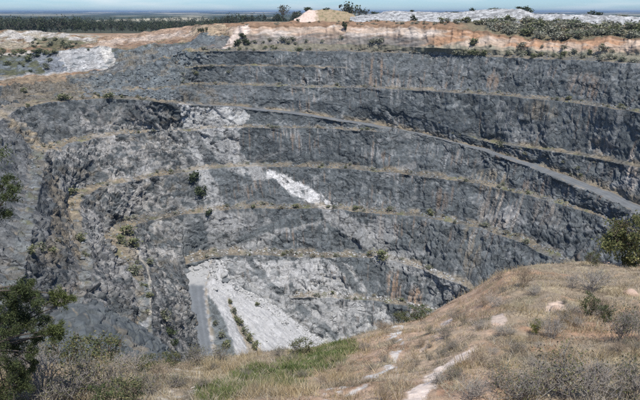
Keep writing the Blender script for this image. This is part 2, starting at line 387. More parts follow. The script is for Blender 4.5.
# guides: (name, curve); rows between them with a kind
G_ = [('ground', BK), ('R4', CREST['R4']), ('R3', CREST['R3']), ('R2', CREST['R2']), ('R', CREST['R'])]
order = ['A', 'A2', 'B', 'D', 'C', 'C2', 'E', 'F', 'G', 'H']
ROWS = []; KIND = []; FV = []; SEG = []     # positions, kind (0 ground,1 bank,2 face,3 bench), fraction, segment name
def add_rows(P, Q, n, kind, seg, last=False, hpow=1.0):
    for i in range(n + (1 if last else 0)):
        v = i / n
        h = v ** hpow
        R = P + (Q - P) * v
        R[:, :2] = P[:, :2] + (Q[:, :2] - P[:, :2]) * h
        ROWS.append(R); KIND.append(kind); FV.append(v); SEG.append(seg)
add_rows(G_[0][1], G_[1][1], 10, 0, 'rim_ground')
add_rows(CREST['R4'], CREST['R3'], 22, 1, 'bank0')
add_rows(CREST['R3'], CREST['R2'], 20, 1, 'bank1')
add_rows(CREST['R2'], CREST['R'], 24, 1, 'bank2')
prev = CREST['R']
nface = {'A': 16, 'A2': 24, 'B': 28, 'D': 38, 'C': 34, 'C2': 26, 'E': 44, 'F': 52, 'G': 52, 'H': 44}
nben = {'A': 6, 'A2': 3, 'B': 5, 'D': 4, 'C': 9, 'C2': 6, 'E': 8, 'F': 8, 'G': 7, 'H': 4}
for k in order:
    wd = np.interp(US, [q[0] for q in WID[k]], [q[1] for q in WID[k]])
    wd = wd * (1 + .45 * fbm(s_mid / 17., s_mid * 0 + hash(k) % 1 + len(k), 140 + order.index(k), 3)) if k != 'C' else wd
    toe = CREST[k].copy(); toe[:, :2] += outward(CREST[k]) * wd[:, None]
    # never let a toe run behind the crest above it
    toe[:, 2] += (.03 if k == 'C' else .10) * wd
    d = (prev[:, 0] - toe[:, 0]) * outward(CREST[k])[:, 0] + (prev[:, 1] - toe[:, 1]) * outward(CREST[k])[:, 1]
    bad = np.maximum(0, .6 - d); toe[:, :2] -= outward(CREST[k]) * np.minimum(bad, wd)[:, None]
    add_rows(prev, toe, nface[k], 1 if k == 'A' else 2, 'face_' + k, hpow=1.10)
    add_rows(toe, CREST[k], nben[k], 3, 'bench_' + k)
    prev = CREST[k]
add_rows(prev, CREST['I'], 58, 2, 'face_I', hpow=1.2)
J = CREST['I'].copy(); J[:, 2] -= 14
J[:, :2] -= outward(CREST['I']) * (10 * sstep(US, 300, 340))[:, None]
add_rows(CREST['I'], J, 6, 2, 'face_I', last=True)

P0 = np.stack(ROWS); NR = len(P0)
kind = np.array(KIND)[:, None] * np.ones((1, NU), int); fv = np.array(FV)[:, None] * np.ones((1, NU))
rad_ = np.hypot(P0[..., 0] - 5, P0[..., 1] - 165)
S = np.arctan2(P0[..., 0] - 5, P0[..., 1] - 165) * 190.0          # along the wall, metres
T = -P0[..., 2] * 1.05 + .6 * (190 - rad_)                         # down the wall
PX, PY = proj(P0)
U2 = np.broadcast_to(US[None, :], (NR, NU))

# relief
wx = S + 3.5 * fbm(S / 11., T / 11., 1, 3); wy = T + 3.5 * fbm(S / 11., T / 11., 2, 3)
ca, sa = math.cos(math.radians(30)), math.sin(math.radians(30))
jx = P0[..., 0] * ca + P0[..., 2] * -sa + (wx - S); jz = P0[..., 0] * sa + P0[..., 2] * ca + (wy - T); jy = P0[..., 1] + (wx - S) * .5
big = fbm(S / 38., T / 30., 3, 3)
b1, id1 = blocks3(jx / 10., jy / 9., jz / 5.5, 21)
b2, id2 = blocks3(jx / 4.2 + 9, jy / 4., jz / 3.4, 22)
b3, id3 = blocks3(jx / 1.9, jy / 1.9, jz / 1.9 + 5, 23)
fine = fbm(S / 1.6, T / 1.6, 24, 3)
rough_m = .55 + .75 * sstep(fbm(S / 45., T / 30., 25, 3), -.35, .35)
left_m = 1 - sstep(U2 + (PY - 120) * .18, 175, 225)
rough_m = rough_m + .25 * left_m
lam = .42 + .25 * left_m + .25 * sstep(PY, 200, 250)
lam = lam * (1 - .4 * (1 - sstep(U2, 0, 50)))
D = big * 2.0 + rough_m * ((b1 * 2.6 + b2 * 1.6) * lam + b3 * (.4 + .45 * left_m) + fine * .2)
rib = noise(S / 2.4, T / 40., 29) * .5        # drill-hole ribs down the faces
D = D + rib * (1 - left_m)
amp = np.zeros((NR, NU))
edge = np.minimum(sstep(fv, 0, .08) * .7 + .3, sstep(1 - fv, 0, .16) * .65 + .35)
amp[:] = np.where(kind == 2, edge, np.where(kind == 3, .28, np.where(kind == 1, .55, 0)))
segs = np.array(SEG)
# where a bench has pinched out the face runs through unbroken
VAL = np.ones((NR, NU)); seq = ['R'] + order + ['I']
for k in order:
    wv_ = np.interp(US, [q_[0] for q_ in WID[k]], [q_[1] for q_ in WID[k]]); vk = sstep(wv_, .2, 1.6)
    VAL[segs == 'bench_' + k] = vk
    nx = seq[seq.index(k) + 1]
    m_ = (segs == 'face_' + k); VAL[m_] = np.where(fv[m_] > .5, vk[None], VAL[m_])
    m_ = (segs == 'face_' + nx); VAL[m_] = np.where(fv[m_] <= .5, vk[None], VAL[m_])
amp = np.where((kind == 2) | (kind == 3), amp * VAL + (1 - VAL), amp)
road_rows = segs == 'bench_C'
rm = road_rows[:, None] & (U2 > 185)
roadmask = sstep(U2, 185, 205) * road_rows[:, None]
amp = amp * (1 - .93 * roadmask)
WL = [(135,254,1.2),(141,260,1.6),(147,266,2),(149,278,2),(150.5,295,2),(150.5,311,2),(150,322,2.6)]
amp = amp * (1 - .9 * sstep(band(PX, PY, WL), -1.5, .5))
cs_ = np.linalg.norm(np.gradient(P0, axis=1), axis=2)
amp = amp * np.clip(cs_ / .42, .35, 1.0)
amp = np.where((kind == 3) & (U2 < 70), np.maximum(amp, .42 * np.clip(cs_ / .42, .45, 1.0)), amp)
# soften amplitude between neighbouring rows
for _ in range(1):
    a2 = amp.copy(); a2[1:-1] = (amp[:-2] + amp[1:-1] * 2 + amp[2:]) / 4; amp = a2
# clay banks are gullied, not blocky
bank = (kind == 1)
gul = fbm(S / 6., T / 22., 61, 4) * 3.4 + fbm(S / 2.2, T / 2.2, 62, 3) * .8
rub = sstep(-np.abs(U2 - 120) , -75, -45)      # the tumbled slope at the upper left stays blocky
rubble_zone = inpoly(PX + 5 * fbm(S / 15, T / 15, 63, 3), PY + 2 * fbm(S / 12, T / 12, 64, 3), [(66,76),(112,67),(122,52),(150,46),(200,45),(212,52),(186,74),(172,100),(150,99),(80,97)])
D = np.where(bank & ~rubble_zone, gul, D)
amp = np.where(bank & ~rubble_zone, np.minimum(amp, .5) * 1.5, amp)
amp = np.where(rubble_zone, .75, amp)
amp[0:6] = 0
nrm = grid_normals(P0)
for c in range(3):
    q = nrm[..., c]; q2 = q.copy()
    for _ in range(3):
        q2[1:-1] = (q2[:-2] + q2[1:-1] + q2[2:]) / 3
        q2[:, 1:-1] = (q2[:, :-2] + q2[:, 1:-1] + q2[:, 2:]) / 3
    nrm[..., c] = q2
sgn = np.sign((nrm * (np.array([20., 240., 60.]) - P0)).sum(-1, keepdims=True)); nrm *= sgn
P = P0 + nrm * (D * amp)[..., None]
# loose rubble heaped along the toes
heap = VAL * np.where(kind == 3, np.maximum(0, fbm(S / 4., T / 4., 71, 4) + .12) * 2.2 * (1 - fv), 0) * (1 - roadmask)
P[..., 2] += heap
nrm2 = grid_normals(P); nrm2 *= np.sign((nrm2 * nrm).sum(-1, keepdims=True))
up = nrm2[..., 2]

# albedo
wpx = PX + 3.0 * fbm(S / 9., T / 9., 81, 4) + 1.2 * (id2 - .5) * 2
wpy = PY + 3.0 * fbm(S / 9., T / 9., 82, 4) + 1.2 * (id3 - .5) * 2
n1 = fbm(S / 24., T / 18., 83, 4); n2 = fbm(S / 5., T / 5., 84, 3)
streak = fbm(S / 3.2, T / 45., 85, 4); streak2 = fbm(S / 1.6, T / 30., 86, 3)
C = np.ones((NR, NU, 3)) * DARK
C *= (0.92 + .14 * id1 + .22 * (id2 - .4) + .3 * (id3 - .5) + .3 * n1)[..., None].clip(.4, 1.7)
C = mixc(C, MID, sstep(n2 * .4 + (id3 - .5) + (id2 - .5) * .5, .3, .55) * .35)
C = mixc(C, LIGHT, sstep(id3 * .6 + id2 * .5 + n2 * .3, .9, 1.02) * .3)
C = mixc(C, LIGHT * .9, sstep(streak + .5 * n1, .26, .55) * .28 * (kind == 2))
C = mixc(C, RUST, sstep(streak2 + n1 * .6 - .1, .16, .5) * .5 * (kind == 2) * sstep(U2, 205, 260))
for (x, y, rx_, ry_, cc, st) in [(490,180,22,14,TAN*1.1,.55),(500,210,26,22,CREAM*.8,.45),(545,215,16,18,CREAM*.7,.3),(632,172,7,24,CREAM,.75),(600,145,14,10,CREAM*.8,.35),(440,200,10,14,RUST,.3),(470,250,12,30,TAN,.35),(375,75,14,18,RUST*1.2,.5),(350,70,14,16,LIGHT*.8,.35),(395,95,10,14,LIGHT,.3),(585,85,20,14,RUST,.35),(505,110,10,14,LIGHT,.4),(540,110,20,12,TAN,.3),(492,80,8,14,RUST,.45),(615,120,12,20,LIGHT*.8,.25),(395,285,9,18,RUST*1.2,.7),(414,300,9,16,RUST*1.3,.75),(440,290,20,18,LIGHT*.75,.6),(330,80,10,14,LIGHT*.7,.3)]:
    d = np.hypot((wpx - x) / rx_, (wpy - y) / ry_)
    C = mixc(C, cc, (1 - sstep(d, .55, 1.1)) * min(1, st * 1.35) * sstep(streak2 + .4 * streak, -.18, .22) * (kind == 2))
thin = fbm(S / .8, T / 22., 87, 3); C = mixc(C, WHITE * .75, sstep(thin + .5 * n1 + .2 * streak, .42, .6) * .55 * (kind == 2) * sstep(U2, 225, 300))
# left wall: paler, broken, brown-grey
pale = sstep(n1 * .7 + (id3 - .5) * .6 + (id2 - .5) * .8 + (id1 - .5) * .5 + .08, -.2, .2)
lz = left_m * sstep(PY, 96, 120)
lz = lz * (1 - .75 * inpoly(wpx, wpy, [(14,101),(75,100),(82,120),(80,148),(40,150)])) * (1 - .55 * inpoly(wpx, wpy, [(-20,120),(8,118),(45,152),(70,190),(60,240),(62,345),(-20,345)]))
C = mixc(C, np.array([.37, .355, .33]), pale * .85 * lz)
C = mixc(C, DARK * .6, lz * sstep(-n2 - n1 + (id3 - .5) * 1.0 + (id2 - .5) * .6, .1, .45) * .75)
C = mixc(C, TAN * .8, sstep(n2 - n1 * .6, .15, .5) * .35 * lz)
# pale pegmatite: veins and the pale lower benches
wl1 = 11 * fbm(S / 26., T / 26., 98, 3); wl2 = 7 * fbm(S / 26., T / 26., 99, 3)
def zone(poly, col, st, soft=None):
    global C
    m = inpoly(wpx + wl1, wpy + wl2, poly).astype(float)
    if soft is not None: m = m * sstep(soft, -.35, .25)
    C = mixc(C, col, m * st)
mott = n2 * .35 + (id3 - .5) * .4 + (id2 - .5) * .8
lowpale = [(212,264),(240,258),(300,257),(335,258),(358,268),(382,300),(392,330),(392,356),(300,356),(215,275)]
zone(lowpale, LIGHT * 1.1, .88, mott + .15)
zone([(240,262),(330,262),(345,292),(300,296),(285,292)], WHITE * .8, .7, mott + .1)
zone([(300,305),(385,306),(390,345),(330,345)], LIGHT * 1.05, .6, mott)
zone([(205,212),(250,212),(285,222),(272,240),(262,254),(208,256)], LIGHT * .68, .6, mott + .15)
zone([(176,104),(238,107),(245,117),(242,128),(196,130),(182,120)], LIGHT * 1.25, .92, mott + .5 + .5 * streak)
zone([(182,104),(228,107),(226,112),(186,110)], WHITE * .85, .7, mott + .3)
for pts, col, st in [
    ([(212,128,14),(220,145,12),(232,160,11),(252,172,8)], LIGHT * .95, .75), ([(232,130,5),(236,148,5),(232,162,5)], WHITE * .75, .6),
    ([(248,168,7),(275,175,5.5),(300,190,8),(318,200,7),(330,209,5)], LIGHT, .7),
    ([(270,173,4.5),(296,187,6.5),(318,200,6.5),(330,208,4)], WHITE * 1.12, 1.0),
    ([(332,214,9),(352,228,10),(372,243,11),(385,255,8)], LIGHT * .85, .7),
    ([(380,258,6),(402,264,7),(425,272,7),(455,284,6)], LIGHT * .95, .75),
    ([(240,250,2),(275,232,3),(312,224,2.5),(332,220,1.5)], LIGHT, .6),
    ([(186,128,3),(198,160,4.5),(208,185,8),(214,205,10)], LIGHT * 1.0, .85),
    ([(255,160,3),(285,150,2)], LIGHT * .7, .4)]:
    m = sstep(band(wpx, wpy, pts), -.6, .9) * sstep(mott + .5 * streak, -.65, -.1)
    C = mixc(C, col, m * st)
for pts in [[(221,277,4),(232,288,4.5),(252,299,3)], [(318,240,3),(345,254,4),(366,276,5),(380,300,6)], [(250,260,2),(262,275,3),(282,291,2.5)], [(298,308,3),(318,322,3.5),(335,336,3)], [(338,262,3),(352,282,3.5),(366,300,3)], [(240,240,2.5),(275,226,3),(318,217,2)], [(330,226,2),(368,262,2.5)]]:
    C = mixc(C, DARK * 1.15, sstep(band(wpx, wpy, pts) + .8, -1.0, 1.0) * sstep(mott, -.7, -.1) * .9)
# white wash lines
C = mixc(C, WHITE * .8, sstep(noise(S / 30. + T / 13., T / 60. - S / 44., 88) + .25 * n2, .52, .62) * .35 * (kind == 2) * sstep(PY, 110, 160))
# dust and gravel on ledges, dry grass on benches
dust = sstep(up, .62, .92)
benchm = (kind == 3) * (1 - roadmask) * VAL
C = mixc(C, MID * 1.12, dust * .40 * (kind == 2))
gt = fbm(S / 8., T / 8., 89, 4)
C = mixc(C, TAN * .92, benchm * (.35 + .6 * sstep(gt, -.3, .3)) * (.9 - .2 * sstep(U2, 205, 260)) * (.4 + .6 * sstep(U2, 15, 60)))
C = mixc(C, OLIVE * 1.2, benchm * sstep(fbm(S / 10., T / 5., 90, 4), .12, .4) * .7)
C = mixc(C, TAN * 1.05, (kind == 2) * VAL * sstep(fv, .86, 1.0) * sstep(gt, -.1, .3) * .7)
rut = np.exp(-((fv - .35) / .08) ** 2) + np.exp(-((fv - .68) / .08) ** 2)
rc = ROADC * (1 + .3 * n2[..., None] + .22 * rut[..., None])
C = mixc(C, rc, roadmask)
C = mixc(C, TAN * .75, roadmask * sstep(np.abs(fv - .5) + .2 * gt + .12 * n2, .36, .5) * .75)
P[..., 2] += roadmask * (sstep(fv, .8, .93) * (1 - sstep(fv, .97, 1.0)) * (.45 + .6 * noise(S / 2.2, S * 0, 97)) * sstep(U2, 430, 540) + .08 * n2)
# tan bank above the ramp
segD = ((segs == 'face_C') | (segs == 'face_D'))[:, None]
C = mixc(C, TAN * .95, (segs == 'face_C')[:, None] * sstep(fv, .62, .95) * sstep(U2, 205, 260) * sstep(gt, -.4, .15) * .8)
# left slopes: tan soil runs
for pts, col, st in [([(2,114,3),(20,128,4),(38,146,4.5),(60,149,3)], TAN * 1.05, .85), ([(38,160,4),(52,180,5),(62,205,8),(60,235,10),(50,252,8)], TAN * .95, .6),
                     ([(78,196,5),(74,215,7),(78,240,7),(86,262,5)], TAN * 1.0, .75), ([(128,228,6),(122,240,8),(132,258,7)], TAN, .6),
                     ([(40,255,12),(62,262,8)], TAN * .9, .4), ([(88,300,6),(70,290,10)], LIGHT * .7, .5), ([(60,296,8),(84,288,6)], CREAM * .8, .5)]:
    C = mixc(C, col, sstep(band(wpx, wpy, pts), -1, 1.5) * sstep(mott + .4 * gt, -.5, .15) * st)
C = mixc(C, [.50, .46, .38], sstep(band(PX, PY, [(x, y, 1.1) for x, y, _ in WL]), -.5, .4) * .95)
C = mixc(C, WHITE * .9, sstep(band(wpx, wpy, [(147,318,2),(144,325,4)]), -.5, .8) * .9)
# upper left: second cut, white faces, tumbled slope; oxide banks on the rim
Cb = np.ones((NR, NU, 3)) * BROWN * 1.25
Cb = mixc(Cb, TAN, sstep(n2 + n1, -.1, .4) * .6)
Cb = mixc(Cb, OLIVE, sstep(fbm(S / 6., T / 6., 91, 4), .05, .35) * .5)
mB = ((kind == 1) | (kind == 0)).astype(float)
Cb = np.where((U2 < 215)[..., None] & (segs == 'bank2')[:, None, None], mixc(DARK * 1.5 * (.7 + .6 * id3[..., None]), OLIVE * .8, sstep(n2, -.05, .3) * .7), Cb)
topz = (segs == 'bank1')[:, None] | (segs == 'bank2')[:, None]
ox = sstep(U2, 222, 238)
ccl = CREAM * (1 + .25 * n2[..., None] + .2 * streak[..., None])
fvr = np.where((segs == 'bank1')[:, None], fv * .5, np.where((segs == 'bank2')[:, None], .5 + fv * .5, np.where((segs == 'face_A')[:, None], 1.0, 0)))
iox = topz * ox
Cb = mixc(Cb, [.40, .325, .26], iox * (1 - sstep(fvr + .3 * n1 + .12 * n2, .45, .62)) * .9)
Cb = mixc(Cb, [.17, .165, .155], iox * sstep(fvr + .3 * n1, .45, .65) * (1 - sstep(U2, 420, 450)) * .85)
orr = sstep(U2 + 30 * n1, 415, 440)
Cb = mixc(Cb, [.40, .31, .235], iox * orr * .9)
Cb = mixc(Cb, [.35, .205, .12], iox * sstep(n1 + .6 * fbm(S / 20., T / 3., 92, 3) + .5 * (.6 - fvr), -.05, .3) * (.3 + .65 * orr))
Cb = mixc(Cb, [.55, .50, .45], iox * sstep(fbm(S / 16., T / 6., 93, 4) - .5 * np.abs(fvr - .4), .0, .25) * (.5 - .25 * orr))
Cb = mixc(Cb, [.20, .20, .15], iox * orr * sstep(fvr + .25 * n2, .72, .95) * .8)
Cb = mixc(Cb, BROWN * .95, ((segs == 'bank1')[:, None]) * ox * (1 - sstep(fv + .25 * n2, .12, .3)) * .9)
Cb = mixc(Cb, BROWN * 1.15, ((segs == 'bank0')[:, None]) * ox * .75)
Cb = mixc(Cb, [.13, .125, .08], ((segs == 'bank0')[:, None]) * sstep(U2 + 20 * n1, 450, 480) * .85)
Cb = mixc(Cb, [.15, .15, .115], ((segs == 'face_A')[:, None]) * ox * .85)
C = C * (1 - mB[..., None]) + Cb * mB[..., None]
e94 = fbm(S / 6., T / 6., 94, 4)
def ztop(poly, col, st, soft=None):
    global C
    m = inpoly(PX + 5 * n2 + 5 * n1, PY + 3.0 * e94, poly) * (kind <= 2) * sstep(n2 + e94, -.75, -.2)
    if soft is not None: m = m * sstep(soft, -.3, .2)
    C = mixc(C, col, m * st)
ztop([(-200,29),(45,30),(100,36),(104,40),(84,45),(60,46),(-200,60)], [.30,.27,.20], .85)
ztop([(-200,30),(48,31),(100,37),(98,41),(70,40),(30,41),(-200,50)], [.46,.435,.40], .9, n2 + .0)
ztop([(38,38),(60,38),(86,41),(80,47),(40,50)], OLIVE * .7, .8, n2 + .25)
ztop([(100,36),(130,34),(160,29),(192,25),(196,38),(150,43),(108,45)], [.36,.255,.175], .9)
ztop([(96,41),(150,36),(196,30),(196,35),(150,41),(104,44)], [.46,.38,.31], .8)
ztop([(116,58),(150,46),(186,44),(196,36),(215,32),(228,36),(236,50),(120,62)], DARK * 1.4, .85, n2 + .3)
ztop([(190,36),(197,26),(222,25),(232,28),(222,36),(205,33)], [.42,.33,.22], .85)
ztop([(222,50),(228,38),(240,26),(250,25),(250,34),(236,45)], [.56,.47,.40], .85)
ztop([(-200,95),(-200,50),(12,54),(30,52),(50,60),(55,73),(0,79)], OLIVE * .7, .8, n2 * 1.4 + .05)
ztop([(28,53),(56,52),(66,72),(48,74)], [.20,.215,.235], .85)
ztop([(54,53),(68,49),(112,48),(116,62),(100,66),(68,72)], [.42,.415,.40], .95, n2 + .35)
ztop([(64,55),(95,53),(100,62),(75,66)], [.29,.30,.30], .7, n2)
ztop([(100,47),(112,47),(118,64),(106,66)], [.56,.535,.48], .8)
ztop([(84,46),(110,42),(118,47),(100,48)], [.52,.40,.30], .7)
mt = sstep(band(PX + n2, PY, [(-60,88,1.2),(0,80,1.0),(30,75.5,1.0),(66,73,1.0),(112,66,1.0)]), -.4, .7)
C = mixc(C, [.42, .41, .39], mt * .8)
mt = sstep(band(PX + n2, PY, [(0,56,.9),(14,54,1.0),(30,52,.9)]), -.4, .7); C = mixc(C, [.56, .52, .46], mt * .8)
m = rubble_zone & (kind <= 2)
C = mixc(C, DARK * 1.3 * (0.7 + .9 * id3[..., None]), m * .9)
C = mixc(C, TAN * .8, m * sstep(n1 + n2 * .5, .12, .4) * .5)
zone([(0,78),(66,76),(85,97),(110,98),(60,101),(0,104)], TAN * .72, .55, n2 + .3)
zone([(178,92),(182,84),(205,84),(220,98),(236,105),(180,103)], TAN * .6, .45, n2 - .05)
runn = fbm(S / 2.0, T / 9., 95, 4); gr = fbm(S / 3.5, T / 2.0, 96, 4)
C = np.where((kind <= 1)[..., None], C * (1 + .38 * runn + .55 * gr)[..., None].clip(.35, 1.6), C)
C = mixc(C, DARK * 1.4 * (.6 + .8 * id3[..., None]), (kind == 3) * (1 - sstep(U2, 20, 60)) * sstep(mott, -.4, .1) * .75)
nl = (1 - sstep(U2, 10, 75)) * (kind == 2); C *= (1 - .2 * nl)[..., None]
C = np.clip(C, .012, .80)
PIT_P, PIT_C = P, C

pit = empty('pit_wall'); tag(pit, 'stepped open pit wall of dark blue-grey blasted rock', None, kind='structure')
ranges = {}
for i, s in enumerate(SEG): ranges.setdefault(s, [i, i])[1] = i
NAME = {'rim_ground': 'rim_ground', 'bank0': 'rim_slope', 'bank1': 'clay_bank', 'bank2': 'clay_bank', 'face_A': 'clay_toe'}
jr = int(np.searchsorted(US, 190))
for s, (i0, i1) in ranges.items():
    i1 = min(i1 + 1, NR - 1)
    nm = NAME.get(s, 'rock_face' if s.startswith('face') else 'bench')
    if s == 'bench_C':
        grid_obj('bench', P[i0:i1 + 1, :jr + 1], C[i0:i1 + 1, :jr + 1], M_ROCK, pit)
        hr = grid_obj('haul_road', P[i0:i1 + 1, jr:], C[i0:i1 + 1, jr:], M_ROAD)
        tag(hr, 'grey gravel haul road ramping down across the far wall to the right', None, kind='structure')
        continue
    if s == 'rim_ground':
        o = grid_obj('rim_ground', P[i0:i1 + 1], C[i0:i1 + 1], M_SOIL); tag(o, 'flat ground behind the pit rim', None, kind='structure'); continue
    if s in ('bank0', 'bank1', 'bank2', 'face_A'):
        jb = int(np.searchsorted(US, 229))
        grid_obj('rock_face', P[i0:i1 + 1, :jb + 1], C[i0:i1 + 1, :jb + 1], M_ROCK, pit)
        grid_obj(nm, P[i0:i1 + 1, jb:], C[i0:i1 + 1, jb:], M_CLAY, pit); continue
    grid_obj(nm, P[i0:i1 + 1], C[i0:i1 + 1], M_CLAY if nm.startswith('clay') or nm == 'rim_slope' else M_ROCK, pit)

# far plain to the horizon
rr = np.concatenate([[1.0], np.geomspace(1.03, 70, 90)])
cu = np.arange(0, NU, 4); Bc = BK[cu]
PL = np.stack([Bc * np.array([r, r, 1]) for r in rr]); PL[..., 2] = plain_z(PL[..., 0], PL[..., 1]); PL[0] = Bc
X_, Y_ = PL[..., 0], PL[..., 1]
pc = np.ones(PL.shape) * np.array([.040, .052, .028]); pc *= (1 + .5 * fbm(X_ / 300., Y_ / 900., 301, 3))[..., None]
fld = sstep(fbm(X_ / 900., Y_ / 2600., 302, 3), .10, .15) * sstep(Y_, 1700, 2300); pc = mixc(pc, [.40, .36, .25], fld * .9)
pc = mixc(pc, [.055, .055, .032], (1 - sstep(Y_, 750, 1100)) * .8)
pl = grid_obj('plain', PL, pc, M_PLAIN); tag(pl, 'wide wooded plain reaching the horizon', None, kind='structure')

# pit floor: road on fill, pale fill slope running down to the right
def strip(rows, n_between, nq=240, kinds=None):
    q = np.linspace(0, 1, nq); L_ = []
    for kn in rows:
        Pk = np.array([at(*k) for k in kn]); t = np.linspace(0, 1, len(kn))
        L_.append(np.stack([smooth(np.interp(q, t, Pk[:, i]), 25) for i in range(3)], 1))
    out = []; band_ = []
    for a, b, n, bi in zip(L_[:-1], L_[1:], n_between, range(99)):
        for i in range(n): out.append(a + (b - a) * (i / n)); band_.append(bi + i / n)
    out.append(L_[-1]); band_.append(len(rows) - 1)
    return np.stack(out), np.array(band_)
zr = [-125,-126.7,-128.7,-130.3,-132,-134.2,-136.5,-141]
RL = [(177,261,-121.6),(182,285,-126.7),(185,300,-128.7),(188,315,-130.3),(192,330,-132),(196,350,-134.2),(200,375,-136.5),(208,450,-141)]
RR = [(212,261,-121.6),(206,285,-126.7),(206,300,-128.7),(208,315,-130.3),(210,330,-132),(212.5,350,-134.2),(214,375,-136.5),(232,450,-141)]
S1 = [(214,261,-121.6),(212,285,-126.2),(215,300,-128),(222,315,-129.7),(229,330,-131.5),(238,350,-133.8),(250,375,-136.2),(285,450,-140.6)]
S2 = [(218,261,-121.6),(219,284,-126.4),(226,298,-129.5),(234,312,-133),(242,326,-136.8),(252,342,-140.5),(262,357,-143.5),(335,450,-152)]
S3 = [(222,261,-121.6),(231,282,-126.5),(242,289,-129.5),(257,296,-132.5),(280,309,-138),(305,329,-146.5),(327,344,-153),(440,362,-157)]
FP, fb = strip([RL, RR, S1, S2, S3], [26, 16, 34, 90])
fbx = fb[:, None] * np.ones((1, FP.shape[1]))
FX, FY = FP[..., 0], FP[..., 1]
roadm = 1 - sstep(fbx + .25 * fbm(FX / 3., FY / 3., 513, 4), .85, 1.1)
FP = FP.copy(); fpx, fpy = proj(FP)
bb, idb = blocks(FX / 1.3, FY / 1.3, 501); ln0 = fbm((fpx - fpy * 1.25) / 5., (fpx + fpy) / 40., 512, 3)
FP[..., 2] += (1 - roadm) * (fbm(FX / 6., FY / 6., 502, 4) * 1.6 + bb * .55 + ln0 * .9) * sstep(4 - fbx, 0, .2)
FP[..., 2] += fbm(FX / 5., FY / 5., 503, 3) * .12
dk = sstep(band(fpx + 3 * fbm(FX / 4., FY / 4., 505, 3), fpy, [(209,298,1.5),(213,310,4.5),(219,328,7.5),(225,350,9.5),(232,380,11)]), -1.5, 1)
gl = sstep(band(fpx + 3 * fbm(FX / 4., FY / 4., 504, 3), fpy, [(229,300,1.2),(234,313,2.2),(241,328,3.5),(250,343,4.5),(260,358,6)]), -1, 1)
FC = np.ones(FP.shape) * np.array([.385, .385, .38]) * (1 + .22 * fbm(FX / 3., FY / 3., 506, 4) + .18 * (idb - .5))[..., None]
ln = fbm((fpx - fpy * 1.3) / 3., (fpx + fpy) / 30., 507, 3)
FC = mixc(FC, [.24, .245, .25], sstep(ln, .0, .45) * .6)
FC = mixc(FC, [.20, .205, .205], sstep(fbm(FX / 7., FY / 5., 511, 4), .1, .5) * .5)
rut2 = np.exp(-((fbx - .32) / .07) ** 2) + np.exp(-((fbx - .66) / .07) ** 2)
FC = mixc(FC, np.array([.128, .14, .15]) * (1 + .2 * fbm(FX / 4., FY / 4., 514, 3) + .2 * rut2)[..., None], roadm)
FC = mixc(FC, LIGHT * .8, roadm * (1 - sstep(fbx + .1 * fbm(FX / 2., FY / 2., 515, 3), .04, .14)) * .35)
FC = mixc(FC, LIGHT * .95, roadm * sstep(284 - fpy + 5 * fbm(FX / 3., FY / 3., 508, 3), -5, 4) * .9)
FC = mixc(FC, TAN * .8, gl * .75); FC = mixc(FC, DARK * 1.2 * (.6 + .8 * idb[..., None]), dk * .95)
FC = mixc(FC, TAN * .85, sstep(fbx, .9, 1.0) * (1 - sstep(fbx, 1.05, 1.3)) * sstep(fbm(FX / 4., FY / 4., 509, 3), -.2, .2) * .6)
FC = np.clip(FC, .02, .8)
ir = 26
o = grid_obj('pit_road', FP[:ir + 1], FC[:ir + 1], M_ROAD); tag(o, 'grey gravel road on the pit floor at the left', None, kind='structure')
o = grid_obj('scree_slope', FP[ir:], FC[ir:], M_STONE); tag(o, 'pale grey scree slope beside the pit floor road', None, kind='structure')
FLOOR_P = FP
fx = np.linspace(-80, 260, 50); fy = np.linspace(60, 300, 40)
gx, gy = np.meshgrid(fx, fy); fz = -161 + fbm(gx / 20., gy / 20., 510, 3) * .8
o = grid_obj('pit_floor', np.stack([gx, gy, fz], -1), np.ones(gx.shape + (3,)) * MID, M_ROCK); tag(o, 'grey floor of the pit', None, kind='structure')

# dark spur of rock on the near left
SP = [[(20,345,160),(50,330,162),(75,318,165),(95,316,168),(120,326,172),(145,340,176),(165,352,180),(185,372,182)],
      [(0,332,146),(45,318,148),(72,304,150),(95,301,152),(120,312,157),(145,328,163),(164,345,167),(186,368,170)],
      [(-5,345,138),(42,330,139),(72,320,140),(98,318,142),(125,330,147),(150,342,152),(170,354,156),(190,375,160)],
      [(-10,372,124),(42,362,125),(72,352,126),(100,350,128),(130,354,132),(155,360,137),(178,368,140),(196,385,144)],
      [(-20,430,104),(42,420,104),(72,412,105),(105,410,106),(140,410,110),(170,410,114),(200,412,118),(225,420,120)],
      [(-20,520,90),(42,520,90),(72,520,90),(105,520,90),(140,520,92),(170,520,94),(200,520,96),(225,520,98)]]
SPP, sb = strip(SP, [20, 45, 60, 50, 14], 300)
sx_, sy_ = SPP[..., 0] + SPP[..., 2] * .4, SPP[..., 1] + SPP[..., 2] * .6
c1, i1_ = blocks3((SPP[..., 0] * .8 + SPP[..., 2] * .6) / 6., SPP[..., 1] / 3.5, (SPP[..., 2] * .8 - SPP[..., 0] * .6) / 2.2, 520); c2, i2_ = blocks3(SPP[..., 0] / 1.4, SPP[..., 1] / 1.4, SPP[..., 2] / 1.0, 521)
n_sp = grid_normals(SPP); n_sp *= np.sign(n_sp[..., 2:3] + 1e-6)
SPP = SPP + n_sp * (c1 * 1.1 + c2 * .15 + fbm(sx_ / 9., sy_ / 9., 522, 3) * 1.5)[..., None]
scol = np.ones(SPP.shape) * DARK * .9 * (.7 + .35 * i1_ + .3 * i2_)[..., None]
scol = mixc(scol, MID * .8, sstep(fbm(sx_ / 5., sy_ / 5., 523, 4), .05, .4) * .5)
scol = mixc(scol, TAN * .85, sstep(fbm((sx_ + sy_) / 4., (sx_ - sy_) / 18., 524, 4), .15, .45) * .55)
o = grid_obj('rock_spur', SPP, scol, M_CLAY); tag(o, 'dark grey rock spur at the near left edge of the pit', None, kind='structure')

